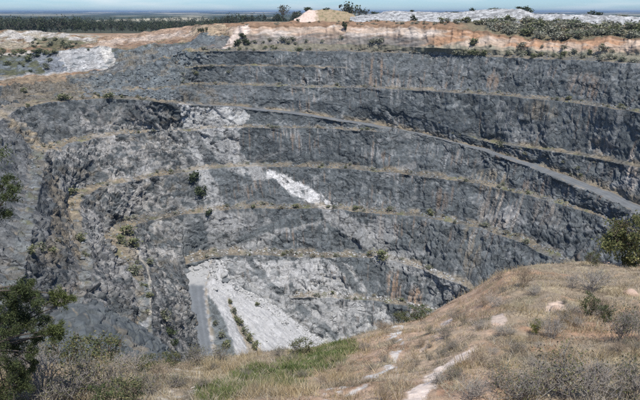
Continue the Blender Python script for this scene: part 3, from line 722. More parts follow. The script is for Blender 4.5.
# ------------------------------------------------------------------ mounds behind the far rim
def mound(name, top, base_py, base_dy, back_dy, col_fn, label, mat, seed, nq=300):
    rows = [[(x, b, y - base_dy) for (x, p, y), b in zip(top, base_py)], [(x, p * .45 + b * .55, y - base_dy * .5) for (x, p, y), b in zip(top, base_py)], top]
    q = np.linspace(0, 1, nq); t = np.linspace(0, 1, len(top)); L_ = []
    for kn in rows:
        Pk = np.array([at(*k) for k in kn]); L_.append(np.stack([smooth(np.interp(q, t, Pk[:, i]), 7) for i in range(3)], 1))
    L_[0][:, 2] -= 1.5
    bt = L_[2].copy(); bt[:, 1] += back_dy * .5; bt[:, 2] -= .3
    bb_ = L_[2].copy(); bb_[:, 1] += back_dy; bb_[:, 2] = plain_z(bb_[:, 0], bb_[:, 1]) - 3
    L_ += [bt, bb_]; out = []
    for a, b, n in zip(L_[:-1], L_[1:], (14, 14, 12, 8)):
        for i in range(n): out.append(a + (b - a) * (i / n))
    out.append(L_[-1]); Pm = np.stack(out)
    x, y = Pm[..., 0], Pm[..., 1] + Pm[..., 2]
    d1, id_ = blocks(x / 2.2, y / 1.6, seed)
    Pm[..., 2] += fbm(x / 9., y / 9., seed + 1, 4) * .9 + d1 * .7
    o = grid_obj(name, Pm, np.clip(col_fn(x, y, id_), .02, .85), mat); tag(o, label, 'mound')
    return Pm
top = [(350,16.5,505),(366,15.2,505),(382,13.6,505),(387,11.4,505),(410,11.6,505),(440,12.8,500),(462,12.6,492),(480,10.4,488),(500,9.4,484),(520,9.2,478),(528,11,476),(536,14.2,474),(560,14.4,466),(600,15.2,456),(640,17.3,446),(700,20,430),(780,23,405)]
bpy_ = [19,19.5,20.5,21.5,22,22,22.5,23,23,23.5,24,24.5,26,28,30,33,36]
def wcol(x, y, i): return np.ones(x.shape + (3,)) * np.array([.33, .335, .33]) * (.45 + .95 * i + .25 * fbm(x / 5., y / 5., 600, 3))[..., None]
mound('waste_rock_mound', top, bpy_, 26, 55, wcol, 'long white waste rock mound along the skyline of the far rim', M_STONE, 610, 620)
top = [(294,19.5,497),(300,16.5,500),(305,12.5,502),(309,10.2,503),(315,10.8,505),(322,9.6,508),(334,10,508),(346,12,506),(354,15,503),(362,19.2,500)]
def ccol(x, y, i):
    c = np.ones(x.shape + (3,)) * np.array([.30, .235, .15]); c = mixc(c, OLIVE, sstep(fbm(x / 3., y / 3., 620, 3), .05, .3) * .6)
    return mixc(c, [.56, .45, .38], 1 - sstep(x + 3 * fbm(x / 3., y / 3., 621, 3), -4.5, -1.5))
mound('clay_mound', top, [20.5] * 10, 14, 24, ccol, 'pinkish clay mound with brown top on the far rim', M_CLAY, 630, 160)

# ------------------------------------------------------------------ foreground hillside
HU = np.linspace(-140, 780, 900)
HK = [
 [(-140,-140,372,22),(0,0,368,22),(60,60,366,23),(150,150,364,25),(200,200,361,26),(250,250,357,27),(300,300,353,28),(330,330,347,29),(380,380,330,31),(420,420,317,33),(450,450,303,34),(480,480,286,35.5),(505,505,268,36.5),(530,530,263,37),(560,560,262,37.5),(640,640,261,38),(780,780,258,39)],
 [(-140,-140,386,15),(0,0,384,15.5),(200,200,378,18),(330,330,371,19),(420,420,350,20),(505,505,322,20.5),(640,640,316,21.5),(780,780,314,22)],
 [(-140,-140,402,12),(0,0,402,12.3),(200,200,402,13),(330,330,402,13),(420,420,402,12.3),(505,505,402,11.6),(640,640,402,11.6),(780,780,402,11.6)]]
hl = [line(k, HU, 41) for k in HK]
near = np.stack([(HU - 320) / 640 * 6, HU * 0 + 6.0, HU * 0 - 5.6], 1)
back = np.stack([(HU - 320) / 640 * 40, HU * 0 - 14.0, HU * 0 - 3.0], 1)
over1 = hl[0] + np.stack([hl[0][:, 0] * .06, HU * 0 + 3.0, HU * 0 - 2.6], 1)
over2 = np.stack([hl[0][:, 0] * 1.9, hl[0][:, 1] + 42, HU * 0 - 82], 1)
over3 = np.stack([hl[0][:, 0] * 2.6, hl[0][:, 1] + 75, HU * 0 - 162], 1)
gl_ = [over3, over2, over1, hl[0], hl[1], hl[2], near, back]; HR = []; HF = []
for a, b, n, k in zip(gl_[:-1], gl_[1:], (10, 20, 8, 120, 110, 60, 8), range(9)):
    for i in range(n): HR.append(a + (b - a) * (i / n)); HF.append(k + i / n)
HR.append(gl_[-1]); HF.append(7.0)
HP = np.stack(HR); HF = np.array(HF)[:, None] * np.ones((1, len(HU)))
# round the profile across rows
for _ in range(60):
    q = HP.copy(); q[1:-1, :, 2] = (HP[:-2, :, 2] + 2 * HP[1:-1, :, 2] + HP[2:, :, 2]) / 4
    mk = ((HF > 3.15) & (HF < 4.9))[..., None]; HP = np.where(mk, q, HP)
hx, hy = HP[..., 0], HP[..., 1]
hpx, hpy = proj(HP)
vis = sstep(HF, 1.9, 2.6)
HP[..., 2] += (fbm(hx / 5., hy / 5., 700, 3) * .42 + fbm(hx / 1.1, hy / 1.1, 701, 4) * .16 + np.abs(noise(hx / .5, hy / .5, 702)) * .05) * (HF < 5.6) * (.3 + .7 * vis)
h1 = fbm(hx / 2.4, hy / 2.4, 703, 4); h2 = fbm(hx / .6, hy / .6, 704, 4); h3 = fbm(hx / 6., hy / 6., 705, 3)
HC = np.ones(HP.shape) * np.array([.215, .165, .115])
HC = mixc(HC, [.33, .27, .17], sstep(h1 + .5 * h2, -.05, .4) * .7)
warm = sstep(hpx, 250, 330) * (1 - sstep(hpx, 470, 540)); soil = sstep(h1 + .6 * h2 + .35 * warm, .1, .4)
HC = mixc(HC, [.27, .155, .095], sstep(h3 + .5 * h2 + .35 * warm, .0, .35) * .75)
HC = mixc(HC, [.36, .255, .18], soil * warm * .6)
HC = mixc(HC, [.12, .115, .06], sstep(-h1 + .4 * h2, .15, .5) * .5)
hwx = hpx + 7 * h1 + 4 * h2; hwy = hpy + 4 * h2 + 3 * h1
def hz(pts, col, st, soft=1.0, thr=-.6):
    global HC
    HC = mixc(HC, col, sstep(band(hwx, hwy, pts), -soft, soft) * sstep(h2, thr, thr + .3) * st)
hz([(405,324,3),(400,334,6),(393,341,5),(402,347,2)], [.47, .455, .435], .9, 1.2, -.02)
hz([(398,352,3),(388,362,6),(394,368,6),(382,374,7),(368,378,5)], [.47, .455, .435], .9, 1.2, -.02)
hz([(372,389,4),(352,394,5),(330,399,5),(322,412,5)], [.44, .425, .40], .85, 1.2, -.02)
hz([(452,320,4),(438,330,3)], [.52, .46, .42], .6, 1.2, -.1); hz([(440,336,2),(424,348,3)], [.52, .46, .42], .5, 1.2, -.1)
hz([(475,346,2.5),(462,356,4.5),(448,368,5),(434,382,6),(420,398,8),(410,415,8)], [.54, .44, .37], .9, 1.5, -.5)
hz([(478,352,2),(466,366,3),(450,384,4),(440,400,5)], [.22, .125, .08], .7, 1.5)
hz([(560,306,6),(550,307,5)], [.48, .36, .28], .8); hz([(500,322,5),(492,323,4)], [.45, .35, .29], .7); hz([(608,262.5,2),(640,262,2)], [.50, .38, .28], .8)
hz([(150,372,6),(185,371,7),(205,374,4)], [.50, .46, .41], .5, 2, .0); hz([(200,392,8),(165,398,8)], [.52, .48, .43], .6, 2, -.1)
hz([(205,402,10),(245,385,11),(290,370,12),(335,356,9),(352,350,5)], [.09, .125, .035], .9, 5, -.6)
HC = mixc(HC, [.19, .18, .17], (1 - sstep(HF, 1.6, 2.9)) * .7)
HC = np.clip(HC * [1.25, 1.3, 1.32], .02, .7)
o = grid_obj('hillside', HP, HC, M_SOIL); tag(o, 'dry grassy hillside sloping down in the foreground', None, kind='structure')
# ------------------------------------------------------------------ plants: builders
def tubes(segs, sides=4):
    """segs: (n,8) p0 p1 r0 r1 -> verts, quads"""
    A = np.asarray(segs, float).reshape(-1, 8); p0, p1 = A[:, :3], A[:, 3:6]; r0, r1 = A[:, 6], A[:, 7]
    d = p1 - p0; d /= np.maximum(np.linalg.norm(d, axis=1, keepdims=True), 1e-9)
    ref = np.where(np.abs(d[:, 2:3]) > .9, [[1., 0, 0]], [[0, 0, 1.]])
    a = np.cross(d, ref); a /= np.linalg.norm(a, axis=1, keepdims=True); b = np.cross(d, a)
    th = np.arange(sides) / sides * 2 * math.pi
    ring = a[:, None, :] * np.cos(th)[None, :, None] + b[:, None, :] * np.sin(th)[None, :, None]
    V = np.concatenate([p0[:, None] + ring * r0[:, None, None], p1[:, None] + ring * r1[:, None, None]], 1)
    n = len(A); i = np.arange(n)[:, None] * (2 * sides) + np.arange(sides)[None]; j = np.arange(n)[:, None] * (2 * sides) + (np.arange(sides)[None] + 1) % sides
    F = np.stack([i, j, j + sides, i + sides], -1).reshape(-1, 4)
    return V.reshape(-1, 3), F

def leaves(Cn, size, aspect, rng, up=0.0):
    n = len(Cn); a = rng.normal(size=(n, 3)); a[:, 2] += up; a /= np.linalg.norm(a, axis=1, keepdims=True)
    r = rng.normal(size=(n, 3)); b = np.cross(a, r); b /= np.maximum(np.linalg.norm(b, axis=1, keepdims=True), 1e-9)
    s = (size * rng.uniform(.6, 1.4, n))[:, None]
    V = np.stack([Cn - a * s * .5, Cn + b * s * aspect * .5, Cn + a * s * .5, Cn - b * s * aspect * .5], 1)
    F = np.arange(n * 4).reshape(n, 4)
    return V.reshape(-1, 3), F

def leafcol(n, cols, rng, var=.3, per=4):
    cols = np.asarray(cols); c = cols[rng.integers(0, len(cols), n)] * rng.uniform(1 - var, 1 + var, (n, 1))
    return np.repeat(c, per, 0)

def twigs(rng, n1, n2, n3, h, w, r0):
    """branching dry stems inside a width w, height h"""
    S_ = []; tips = []
    for i in range(n1):
        az = rng.uniform(0, 6.28); lean = rng.uniform(.1, 1.0)
        p0 = np.array([rng.normal() * .06 * w, rng.normal() * .06 * w, -.03 * h])
        p1 = p0 + np.array([math.cos(az) * lean * w * .28, math.sin(az) * lean * w * .28, h * rng.uniform(.3, .5)])
        S_.append([*p0, *p1, r0, r0 * .7])
        for j in range(n2):
            q1 = p1 + np.array([math.cos(az) * lean * w * .12 + rng.normal() * w * .12, math.sin(az) * lean * w * .12 + rng.normal() * w * .12, h * rng.uniform(.08, .32)])
            S_.append([*p1, *q1, r0 * .65, r0 * .45])
            for k in range(n3):
                t1 = q1 + np.array([rng.normal() * w * .09, rng.normal() * w * .09, h * rng.uniform(-.02, .26)])
                S_.append([*q1, *t1, r0 * .45, r0 * .2]); tips.append(t1)
    return S_, np.array(tips)

PROTO = []
def plant(name, seed, n_leaf, leaf, aspect, cols, stemcol, cat, n1=5, n2=3, n3=2, r0=.02, clumps=14, spread=.12, flat=.55, base=.15, up=0.0, parts=True, trunk=0.0, on_tips=0.0):
    """a plant of height 1 and width 1 with stems and leaf clumps; returns its root"""
    rng = np.random.default_rng(seed)
    St, tips = twigs(rng, n1, n2, n3, .9, 1.0, r0)
    cc = []
    while len(cc) < clumps:
        p = rng.uniform(-1, 1, 3)
        if np.linalg.norm(p) < 1 and np.linalg.norm(p) > .35: cc.append([p[0] * .42, p[1] * .42, base + (1 - base) * (.5 + p[2] * .5 * (1 - flat * 0))])
    cc = np.array(cc)
    for c in cc:
        if trunk:
            m = np.array([c[0] * .25, c[1] * .25, max(trunk, c[2] * .55)]); St.append([*m, *c, r0 * .7, r0 * .25])
    if trunk:
        z = np.linspace(-.02, .8, 6); off = rng.normal(size=(6, 2)) * .02; off[0] = 0
        for i in range(5): St.append([off[i, 0], off[i, 1], z[i], off[i + 1, 0], off[i + 1, 1], z[i + 1], r0 * (1.6 - .22 * i), r0 * (1.6 - .22 * (i + 1))])
    nl = int(n_leaf * (1 - on_tips)); k = rng.integers(0, len(cc), nl)
    sz = rng.uniform(.6, 1.4, len(cc))
    Cn = cc[k] + rng.normal(size=(nl, 3)) * spread * sz[k][:, None] * np.array([1, 1, .75])
    if on_tips: Cn = np.concatenate([Cn, tips[rng.integers(0, len(tips), n_leaf - nl)] + rng.normal(size=(n_leaf - nl, 3)) * .05])
    Cn[:, 2] = np.maximum(Cn[:, 2], .02)
    root = empty(name); root['category'] = cat
    Vl, Fl = leaves(Cn, leaf, aspect, rng, up); shade = np.repeat(rng.uniform(.75, 1.25, len(cc))[k] if not on_tips else np.ones(len(Cn)), 4)
    Cl = leafcol(len(Cn), cols, rng); Cl[:len(shade)] *= shade[:, None]
    Vs, Fs = tubes(St, 4)
    Cs = np.ones((len(Vs), 3)) * np.asarray(stemcol) * rng.uniform(.8, 1.2, (len(Vs), 1))
    if parts:
        mesh_obj('trunk' if trunk else 'stems', Vs, Fs, Cs, M_BARK, root)
        mesh_obj('crown' if trunk else 'foliage', Vl, Fl, Cl, M_LEAF, root)
        PROTO.append(root); return root
    bpy.data.objects.remove(root)
    o = mesh_obj(name, np.concatenate([Vl, Vs]), [np.concatenate([Fl, Fs + len(Vl)])], np.concatenate([Cl * (1.0 if name == 'dark_bush' else 1.3), Cs]), M_LEAF)
    o['category'] = cat; PROTO.append(o); return o

G1 = [(.062, .082, .040), (.078, .095, .048), (.048, .064, .032)]
GREY = [(.165, .165, .125), (.13, .138, .10), (.20, .19, .15)]
OLV = [(.15, .15, .07), (.115, .125, .055), (.19, .175, .085)]
YEL = [(.17, .19, .045), (.12, .15, .04), (.22, .20, .06)]
DRYB = [(.21, .17, .11), (.16, .13, .09), (.27, .22, .14)]
FARG = [tuple(1.4 * x for x in c) for c in GREY]
SCRUB = [plant(['grey_bush', 'green_bush', 'olive_bush', 'dry_bush'][i], 900 + i, 240, .17, .75, c, (.10, .085, .07), 'bush', 4, 2, 1, .02, 12, .13, parts=False) for i, c in enumerate([FARG, [(.115, .135, .075), (.14, .155, .095)] + GREY, [(.125, .135, .07), (.10, .115, .055), (.16, .155, .09)], DRYB + FARG])]
DARKB = [plant('dark_bush', 920 + i, 300, .16, .75, G1, (.07, .06, .05), 'bush', 4, 2, 1, .02, 12, .12, parts=False) for i in range(2)]
GUM = [plant('gum_tree', 940 + i, 230, .12, .8, c, (.12, .105, .09), 'tree', 0, 0, 0, .022, 20, .10, base=.12, trunk=.2) for i, c in enumerate([G1, [(.075, .085, .055), (.06, .07, .045)], G1 + GREY, [(.05, .062, .04), (.07, .075, .05)]])]
GUMW = plant('gum_tree', 950, 420, .075, .7, [(.11, .115, .085), (.085, .095, .065), (.14, .14, .11)], (.13, .115, .10), 'tree', 0, 0, 0, .02, 22, .07, base=.30, trunk=.3)
NGREEN = [plant('leafy_shrub', 960 + i, 1500, .055, .5, c, (.10, .08, .06), 'shrub', 7, 4, 3, .012, 26, .085, base=.1) for i, c in enumerate([G1 + [(.09, .13, .035)], YEL, OLV + G1])]
NDEAD = [plant('twiggy_shrub', 970 + i, 260, .04, .4, c, sc_, 'shrub', 16, 5, 4, .009, 14, .16, on_tips=.7) for i, (c, sc_) in enumerate([(GREY, (.30, .275, .245)), (DRYB, (.27, .215, .16)), (GREY + OLV, (.33, .30, .265))])]
NMIX = [plant('dry_shrub', 980 + i, 900, .045, .45, c, (.22, .20, .18), 'shrub', 14, 5, 3, .009, 20, .11, base=.08, on_tips=.35) for i, c in enumerate([OLV + GREY, GREY + DRYB, OLV + DRYB + GREY])]

# ------------------------------------------------------------------ plants and stones: places
PPX, PPY = proj(PIT_P); PDEP = PIT_P[..., 1]
def pit_at(px, py, tol=1.2):
    d = (PPX - px) ** 2 + (PPY - py) ** 2
    k = d.argmin(); m = d < max(tol * tol, d.flat[k] * 1.05)
    idx = np.flatnonzero(m); k = idx[PDEP.flat[idx].argmin()]
    return PIT_P.reshape(-1, 3)[k]
HPX, HPY = proj(HP); HV = (HF > 2.6) & (HF < 5.8)
def hill_at(px, py):
    d = (HPX - px) ** 2 + (HPY - py) ** 2; d = np.where(HV, d, 1e9)
    return HP.reshape(-1, 3)[d.argmin()]
def put(protos, p, w_, h_, label, group=None, sink=.03):
    o = random.choice(protos) if isinstance(protos, list) else protos
    return copy_tree(o, (p[0], p[1], p[2] - sink * h_), random.uniform(0, 6.28), (w_, w_, h_), label, group)

def vary(label, h_, hlo, hhi, u, ulo, uhi):
    f = (u - ulo) / (uhi - ulo); sz = 'taller' if h_ > hlo + .62 * (hhi - hlo) else 'low'
    part = 'left end' if f < .2 else 'left half' if f < .42 else 'middle' if f < .58 else 'right half' if f < .8 else 'right end'
    for w_ in ('small ', 'low '):
        if label.startswith(w_): label = label[len(w_):]
    return sz + ' ' + label + ', ' + part
rnd = random.Random(5)
# bushes along the benches
def bench_bushes(seg, n, ulo, uhi, hlo, hhi, label, group, protos):
    i0, i1 = ranges[seg]; k = 0; tries = 0
    while k < n and tries < 4000:
        tries += 1
        j = int(np.searchsorted(US, rnd.uniform(ulo, uhi))); i = rnd.randint(i0, i1)
        if seg == 'bank2': i = i1 - int((i1 - i0) * .75 * rnd.random() ** 1.5)
        if j >= NU: continue
        if fbm(np.array([S[i, j] / 13.]), np.array([T[i, j] / 40.]), 801, 2)[0] < rnd.uniform(-.35, .3): continue
        h_ = rnd.uniform(hlo, hhi); put(protos, PIT_P[i, j], h_ * rnd.uniform(1.1, 1.9), h_, vary(label, h_, hlo, hhi, US[j], ulo, uhi), group); k += 1
bench_bushes('bench_A', 38, 425, 650, 1.2, 3.2, 'grey-green bush on the top bench below the orange bank', 'bushes on the top bench below the orange bank', SCRUB[:3])
bench_bushes('bank2', 12, 425, 650, 1.4, 3.4, 'scrub bush on the lower slope of the orange bank', 'bushes on the orange bank', SCRUB)
bench_bushes('bank2', 14, 232, 425, 1.5, 3.6, 'grey bush on the dark slope under the cream bank', 'bushes under the cream bank', [SCRUB[0], SCRUB[1], SCRUB[3]])
bench_bushes('bench_A', 24, 200, 425, 1.0, 2.4, 'low dry bush on the top bench under the cream bank', 'bushes on the top bench below the cream bank', SCRUB)
bench_bushes('bench_B', 24, 185, 650, .8, 1.9, 'small dry bush on the second bench of the far wall', 'bushes on the second bench', SCRUB)
bench_bushes('face_B', 14, 176, 232, 1.0, 2.6, 'olive bush above the pale rock patch', 'bushes left of the second bench', SCRUB)
bench_bushes('bench_C', 26, 0, 180, .9, 2.2, 'small olive bush on the brown flat at the left', 'bushes on the brown flat', [SCRUB[2], SCRUB[3]])
bench_bushes('face_C', 16, 430, 650, .8, 1.8, 'small dry bush on the bank just above the haul road', 'bushes above the haul road', SCRUB)
bench_bushes('bench_C2', 16, 20, 380, .8, 2.0, 'small dry bush on the bench below the haul road', 'bushes on the bench below the haul road', SCRUB)
bench_bushes('bench_E', 30, 0, 560, .8, 2.2, 'small dry bush on the middle bench crossed by the white vein', 'bushes on the middle bench', SCRUB)
bench_bushes('bench_F', 34, 0, 540, .8, 2.4, 'small olive bush on the bench below the white vein', 'bushes on the bench below the white vein', SCRUB)
bench_bushes('bench_G', 20, 190, 440, .8, 2.2, 'small bush on the bench above the pale lower rock', 'bushes on the bench above the pale rock', SCRUB)
bench_bushes('bench_H', 12, 290, 420, .7, 1.6, 'small bush on the lowest bench of the far wall', 'bushes on the lowest bench', SCRUB)
# named bushes inside the pit
for (px, py, w_, h_, pr, lab) in [
    (193,183,12,12,DARKB,'dark green bush on the pale rock at the left end of the middle bench'),
    (201,196,12,12,DARKB,'dark green bush in the rock face just below the middle bench'),
    (209,215,8,6,DARKB,'small dark bush where the bench meets the pale chute'),
    (128,233,14,9,[SCRUB[2]],'olive bush at the upper end of the wide left berm'),
    (122,243,12,9,[SCRUB[2]],'olive bush in the middle of the wide left berm'),
    (136,246,13,9,[SCRUB[2]],'olive bush near the outer edge of the wide left berm'),
    (133,273,16,8,[SCRUB[1]],'green bush on the rock above the white line of the left berm'),
    (150,264,8,7,[SCRUB[1]],'round green bush beside the top of the white line'),
    (80,241,13,8,[SCRUB[2]],'olive bush in the tan gully of the left slope'),
    (32,254,12,9,[SCRUB[2]],'leftmost of three olive bushes on the left slope above the tree'),
    (43,251,13,9,[SCRUB[1]],'middle one of three olive bushes on the left slope above the tree'),
    (53,256,11,8,[SCRUB[2]],'rightmost of three olive bushes on the left slope above the tree'),
    (58,243,9,7,[SCRUB[3]],'dry bush above the three olive bushes on the left slope'),
    (72,194,14,6,[SCRUB[2]],'low olive bush where the left bench turns towards the viewer'),
    (110,99,10,5,[SCRUB[2]],'olive bush at the edge of the brown flat'),
    (62,99,16,5,[SCRUB[2]],'wide low bush at the edge of the brown flat'),
    (24,92,7,5,[SCRUB[2]],'round olive bush on the brown flat near the left edge'),
    (382,259,14,10,[SCRUB[2],],'yellow-green bush on the bench above the rusty rock'),
    (500,148,8,8,[SCRUB[1]],'green-grey bush at the upper edge of the haul road'),
    (165,322,14,14,[SCRUB[1]],'green bush at the top of the rock face beside the white line'),
    (172,336,12,12,DARKB,'dark green bush low on the rock face beside the pit road'),
    (176,348,8,12,DARKB,'dark bush near the pit road at the hill edge')]:
    p = pit_at(px, py); s = p[1] / 640 * 1.05
    put(pr, p, w_ * s, h_ * s, lab)
FPX, FPY = proj(FLOOR_P)
def floor_at(px, py): return FLOOR_P.reshape(-1, 3)[((FPX - px) ** 2 + (FPY - py) ** 2).argmin()]
for (px, py, w_, h_) in [(230,304,5,5),(234,314,7,7),(239,325,9,8),(244,334,9,9),(249,342,10,9),(255,350,10,9),(236,321,6,6),(222,338,8,8),(226,348,10,9),(216,325,6,6),(257,306,5,4)]:
    p = floor_at(px, py); s = p[1] / 640 * 1.05
    put(SCRUB[1:3], p, w_ * s, h_ * s, 'olive bush in the strip running down the pale scree slope', 'bushes on the scree slope')
# rim scrub: band above the orange bank
i0, i1 = ranges['bank0']; k = 0
while k < 150:
    u = rnd.uniform(440, 655); lo = np.interp(u, [440, 500, 560, 640], [.0, .1, .1, .1]); v = rnd.random()
    i = int(i0 + (i1 - i0) * v); j = int(np.searchsorted(US, u))
    if u < 490 and v > .35: continue
    h_ = rnd.uniform(2.4, 4.8) * (1 if u > 480 else .75)
    put([SCRUB[0], SCRUB[0], SCRUB[1], SCRUB[2]] if rnd.random() < .8 else [SCRUB[3]], PIT_P[i, j], h_ * rnd.uniform(1.3, 2.2), h_, vary('bush in the scrub band above the orange bank', h_, 2.4, 4.8, u, 440, 655), 'bushes in the rim scrub band'); k += 1
for q in range(46):
    u = rnd.uniform(236, 450); i = rnd.randint(i0, i1); j = int(np.searchsorted(US, u)); h_ = rnd.uniform(.6, 1.7)
    put([SCRUB[0], SCRUB[3]], PIT_P[i, j], h_ * rnd.uniform(1.5, 2.6), h_, vary('grey-brown bush on the brown ground of the far rim', h_, .6, 1.7, u, 236, 450), 'low bushes on the brown rim ground')
# upper left cut
for q in range(60):
    px, py = rnd.choice([(rnd.uniform(-5, 50), rnd.uniform(52, 72)), (rnd.uniform(30, 90), rnd.uniform(38, 50)), (rnd.uniform(0, 60), rnd.uniform(50, 56))])
    h_ = rnd.uniform(1.2, 3.2); put(SCRUB[1:3] + DARKB[:1], pit_at(px, py), h_ * rnd.uniform(1.3, 2.0), h_, vary('dark scrub bush around the second cut at the upper left', h_, 1.2, 3.2, px, 0, 90), 'bushes around the second cut')
for (px, py, lab) in [(198,32,'leftmost of the four dark bushes in a row on the rocky knoll'), (200.5,32,'second from left of the four dark bushes on the rocky knoll'), (203,31.5,'third from left of the four dark bushes on the rocky knoll'), (206,31,'rightmost of the four dark bushes in a row on the rocky knoll')]:
    put(DARKB, pit_at(px, py), 1.9, 3.4, lab)
for (px, py, lab) in [(237,45,'round dark bush at the left foot of the cream bank'), (246,44,'second dark bush at the foot of the cream bank'), (243,38,'dark bush on the cream bank near its left end')]:
    put(DARKB, pit_at(px, py), 5.5, 4.2, lab)
# trees and bushes standing on the far rim
for (px, pyb, Y, w_, h_, pr, lab) in [
    (283,17.5,500,15,12,GUMW,'grey-green spreading tree alone on the left of the far rim'),
    (344,17,514,13,13,GUM[3],'dark tree on the left of the trio beside the clay mound'),
    (352,17,518,15,14,GUM[0],'largest dark tree of the trio beside the clay mound'),
    (359,17,512,6,9,GUM[3],'smallest dark tree of the trio beside the clay mound'),
    (366,16,515,7,7,GUM[3],'small pointed tree between the dark trio and the white mound'),
    (308,12,516,8,5,DARKB[0],'dark bush on the peak of the clay mound'),
    (326,11,512,8,3,DARKB[1],'flat dark bush on the crest of the clay mound'),
    (375,15,520,10,3.2,DARKB[1],'low dark bush at the left end of the white mound'),
    (413.5,22.5,474,6,7.5,DARKB[1],'dark conical bush in front of the white mound'),
    (345,29.5,429,6,8.5,DARKB[0],'dark upright bush at the edge of the far rim below the trio of trees'),
    (298,22,462,3.4,3.4,DARKB[0],'small dark bush on the brown rim left of the clay mound'),
    (412,12.2,507,4,2.4,DARKB[0],'tiny dark bush on the skyline of the white mound left part'),
    (472,12.2,505,5.5,4.2,DARKB[1],'round dark bush on the skyline of the white mound'),
    (452,13.5,512,13,2,DARKB[0],'flat dark bush line on the skyline of the white mound'),
    (495,10,500,13,2,SCRUB[1],'low bush on the highest part of the white mound'),
    (520,9.8,494,8,3.4,DARKB[0],'flat dark bush at the right shoulder of the white mound'),
    (527,14,490,10,7.5,DARKB[1],'large dark bush on the step of the white mound'),
    (591,16,480,8,5,DARKB[1],'left one of two dark bushes behind the right end of the white mound'),
    (599,16,480,7,4,DARKB[0],'right one of two dark bushes behind the right end of the white mound'),
    (620,17.2,476,20,2.4,SCRUB[1],'long low bush on the right skyline'),
    (553,14.9,486,10,1.8,DARKB[0],'low dark bush on the skyline right of the step in the mound')]:
    p = at(px, pyb, Y); s = Y / 640 * 1.04
    put(pr, p, w_ * s, h_ * s, lab, sink=.1)
# forest beyond the second cut
for q in range(80):
    px = -25 + 265 * (q + rnd.random()) / 80; Y = rnd.uniform(690, 800); X = (px - 320) / 640 * Y
    h_ = rnd.uniform(10, 17.5) * (1.05 if px < 60 else 1.05 - .35 * min(1, (px - 60) / 60))
    put(GUM, (X, Y, float(plain_z(X, Y))), h_ * rnd.uniform(.55, .85), h_, vary('dark gum tree in the front row of the forest', h_, 11, 18, px, -25, 240), 'front row of the forest')
VF, FF, CF = [], [], []; off = 0
gm = []
for g in GUM:
    for ch in g.children:
        me = ch.data; v = np.empty(len(me.vertices) * 3); me.vertices.foreach_get('co', v)
        f = np.empty(len(me.loops), np.int64); me.loops.foreach_get('vertex_index', f)
        c = np.empty(len(me.vertices) * 4, np.float32); me.color_attributes['Col'].data.foreach_get('color', c)
        if ch.name.startswith('crown'): gm.append((v.reshape(-1, 3), f.reshape(-1, 4), c.reshape(-1, 4)[:, :3]))
for q in range(900):
    Y = 800 * (2600 / 800) ** rnd.random(); px = rnd.uniform(-60, 330); X = (px - 320) / 640 * Y; h_ = rnd.uniform(10, 16) * (1 if px < 60 else .85); wd = h_ * rnd.uniform(.7, 1.0)
    v, f, c = gm[q % 4]; a = rnd.uniform(0, 6.28)
    if Y > 1300:      # thin the leaves with distance
        kk = np.repeat(np.arange(len(v) // 4) % 2 == 0, 4); v = v[kk]; c = c[kk]; f = np.arange(len(v)).reshape(-1, 4)
    R_ = np.array([[math.cos(a), -math.sin(a), 0], [math.sin(a), math.cos(a), 0], [0, 0, 1]])
    VF.append((v @ R_.T) * [wd, wd, h_] + [X, Y, float(plain_z(X, Y)) - 1.0]); FF.append(f + off); CF.append(c); off += len(v)
o = mesh_obj('forest', np.concatenate(VF), np.concatenate(FF), np.concatenate(CF), M_LEAF); tag(o, 'dark green forest stretching away behind the front trees', 'forest', kind='stuff')

# ------------------------------------------------------------------ stones
def ico():
    t = (1 + 5 ** .5) / 2
    v = np.array([(-1,t,0),(1,t,0),(-1,-t,0),(1,-t,0),(0,-1,t),(0,1,t),(0,-1,-t),(0,1,-t),(t,0,-1),(t,0,1),(-t,0,-1),(-t,0,1)]) / math.sqrt(1 + t * t)
    f = np.array([(0,11,5),(0,5,1),(0,1,7),(0,7,10),(0,10,11),(1,5,9),(5,11,4),(11,10,2),(10,7,6),(7,1,8),(3,9,4),(3,4,2),(3,2,6),(3,6,8),(3,8,9),(4,9,5),(2,4,11),(6,2,10),(8,6,7),(9,8,1)])
    return v, f
IV, IF = ico()
def stones(name, pts, size, col, label, mat=M_STONE, seed=1, flat=.6):
    rng = np.random.default_rng(seed); n = len(pts)
    V = IV[None] * rng.uniform(.45, 1.3, (n, 12, 1)); ax = rng.uniform(.5, 1.4, (n, 1, 3)); ax[:, 0, 2] *= flat
    a = rng.uniform(0, 6.28, n); V = V * ax
    x = V[..., 0] * np.cos(a)[:, None] - V[..., 1] * np.sin(a)[:, None]; y = V[..., 0] * np.sin(a)[:, None] + V[..., 1] * np.cos(a)[:, None]
    V = np.stack([x, y, V[..., 2]], -1) * np.asarray(size).reshape(n, 1, 1) + np.asarray(pts)[:, None]
    F = (IF[None] + np.arange(n)[:, None, None] * 12).reshape(-1, 3)
    C_ = np.repeat(np.asarray(col) * rng.uniform(.7, 1.3, (n, 1)), 12, 0)
    o = mesh_obj(name, V.reshape(-1, 3), F, C_, mat); tag(o, label, 'rubble', kind='stuff'); return o
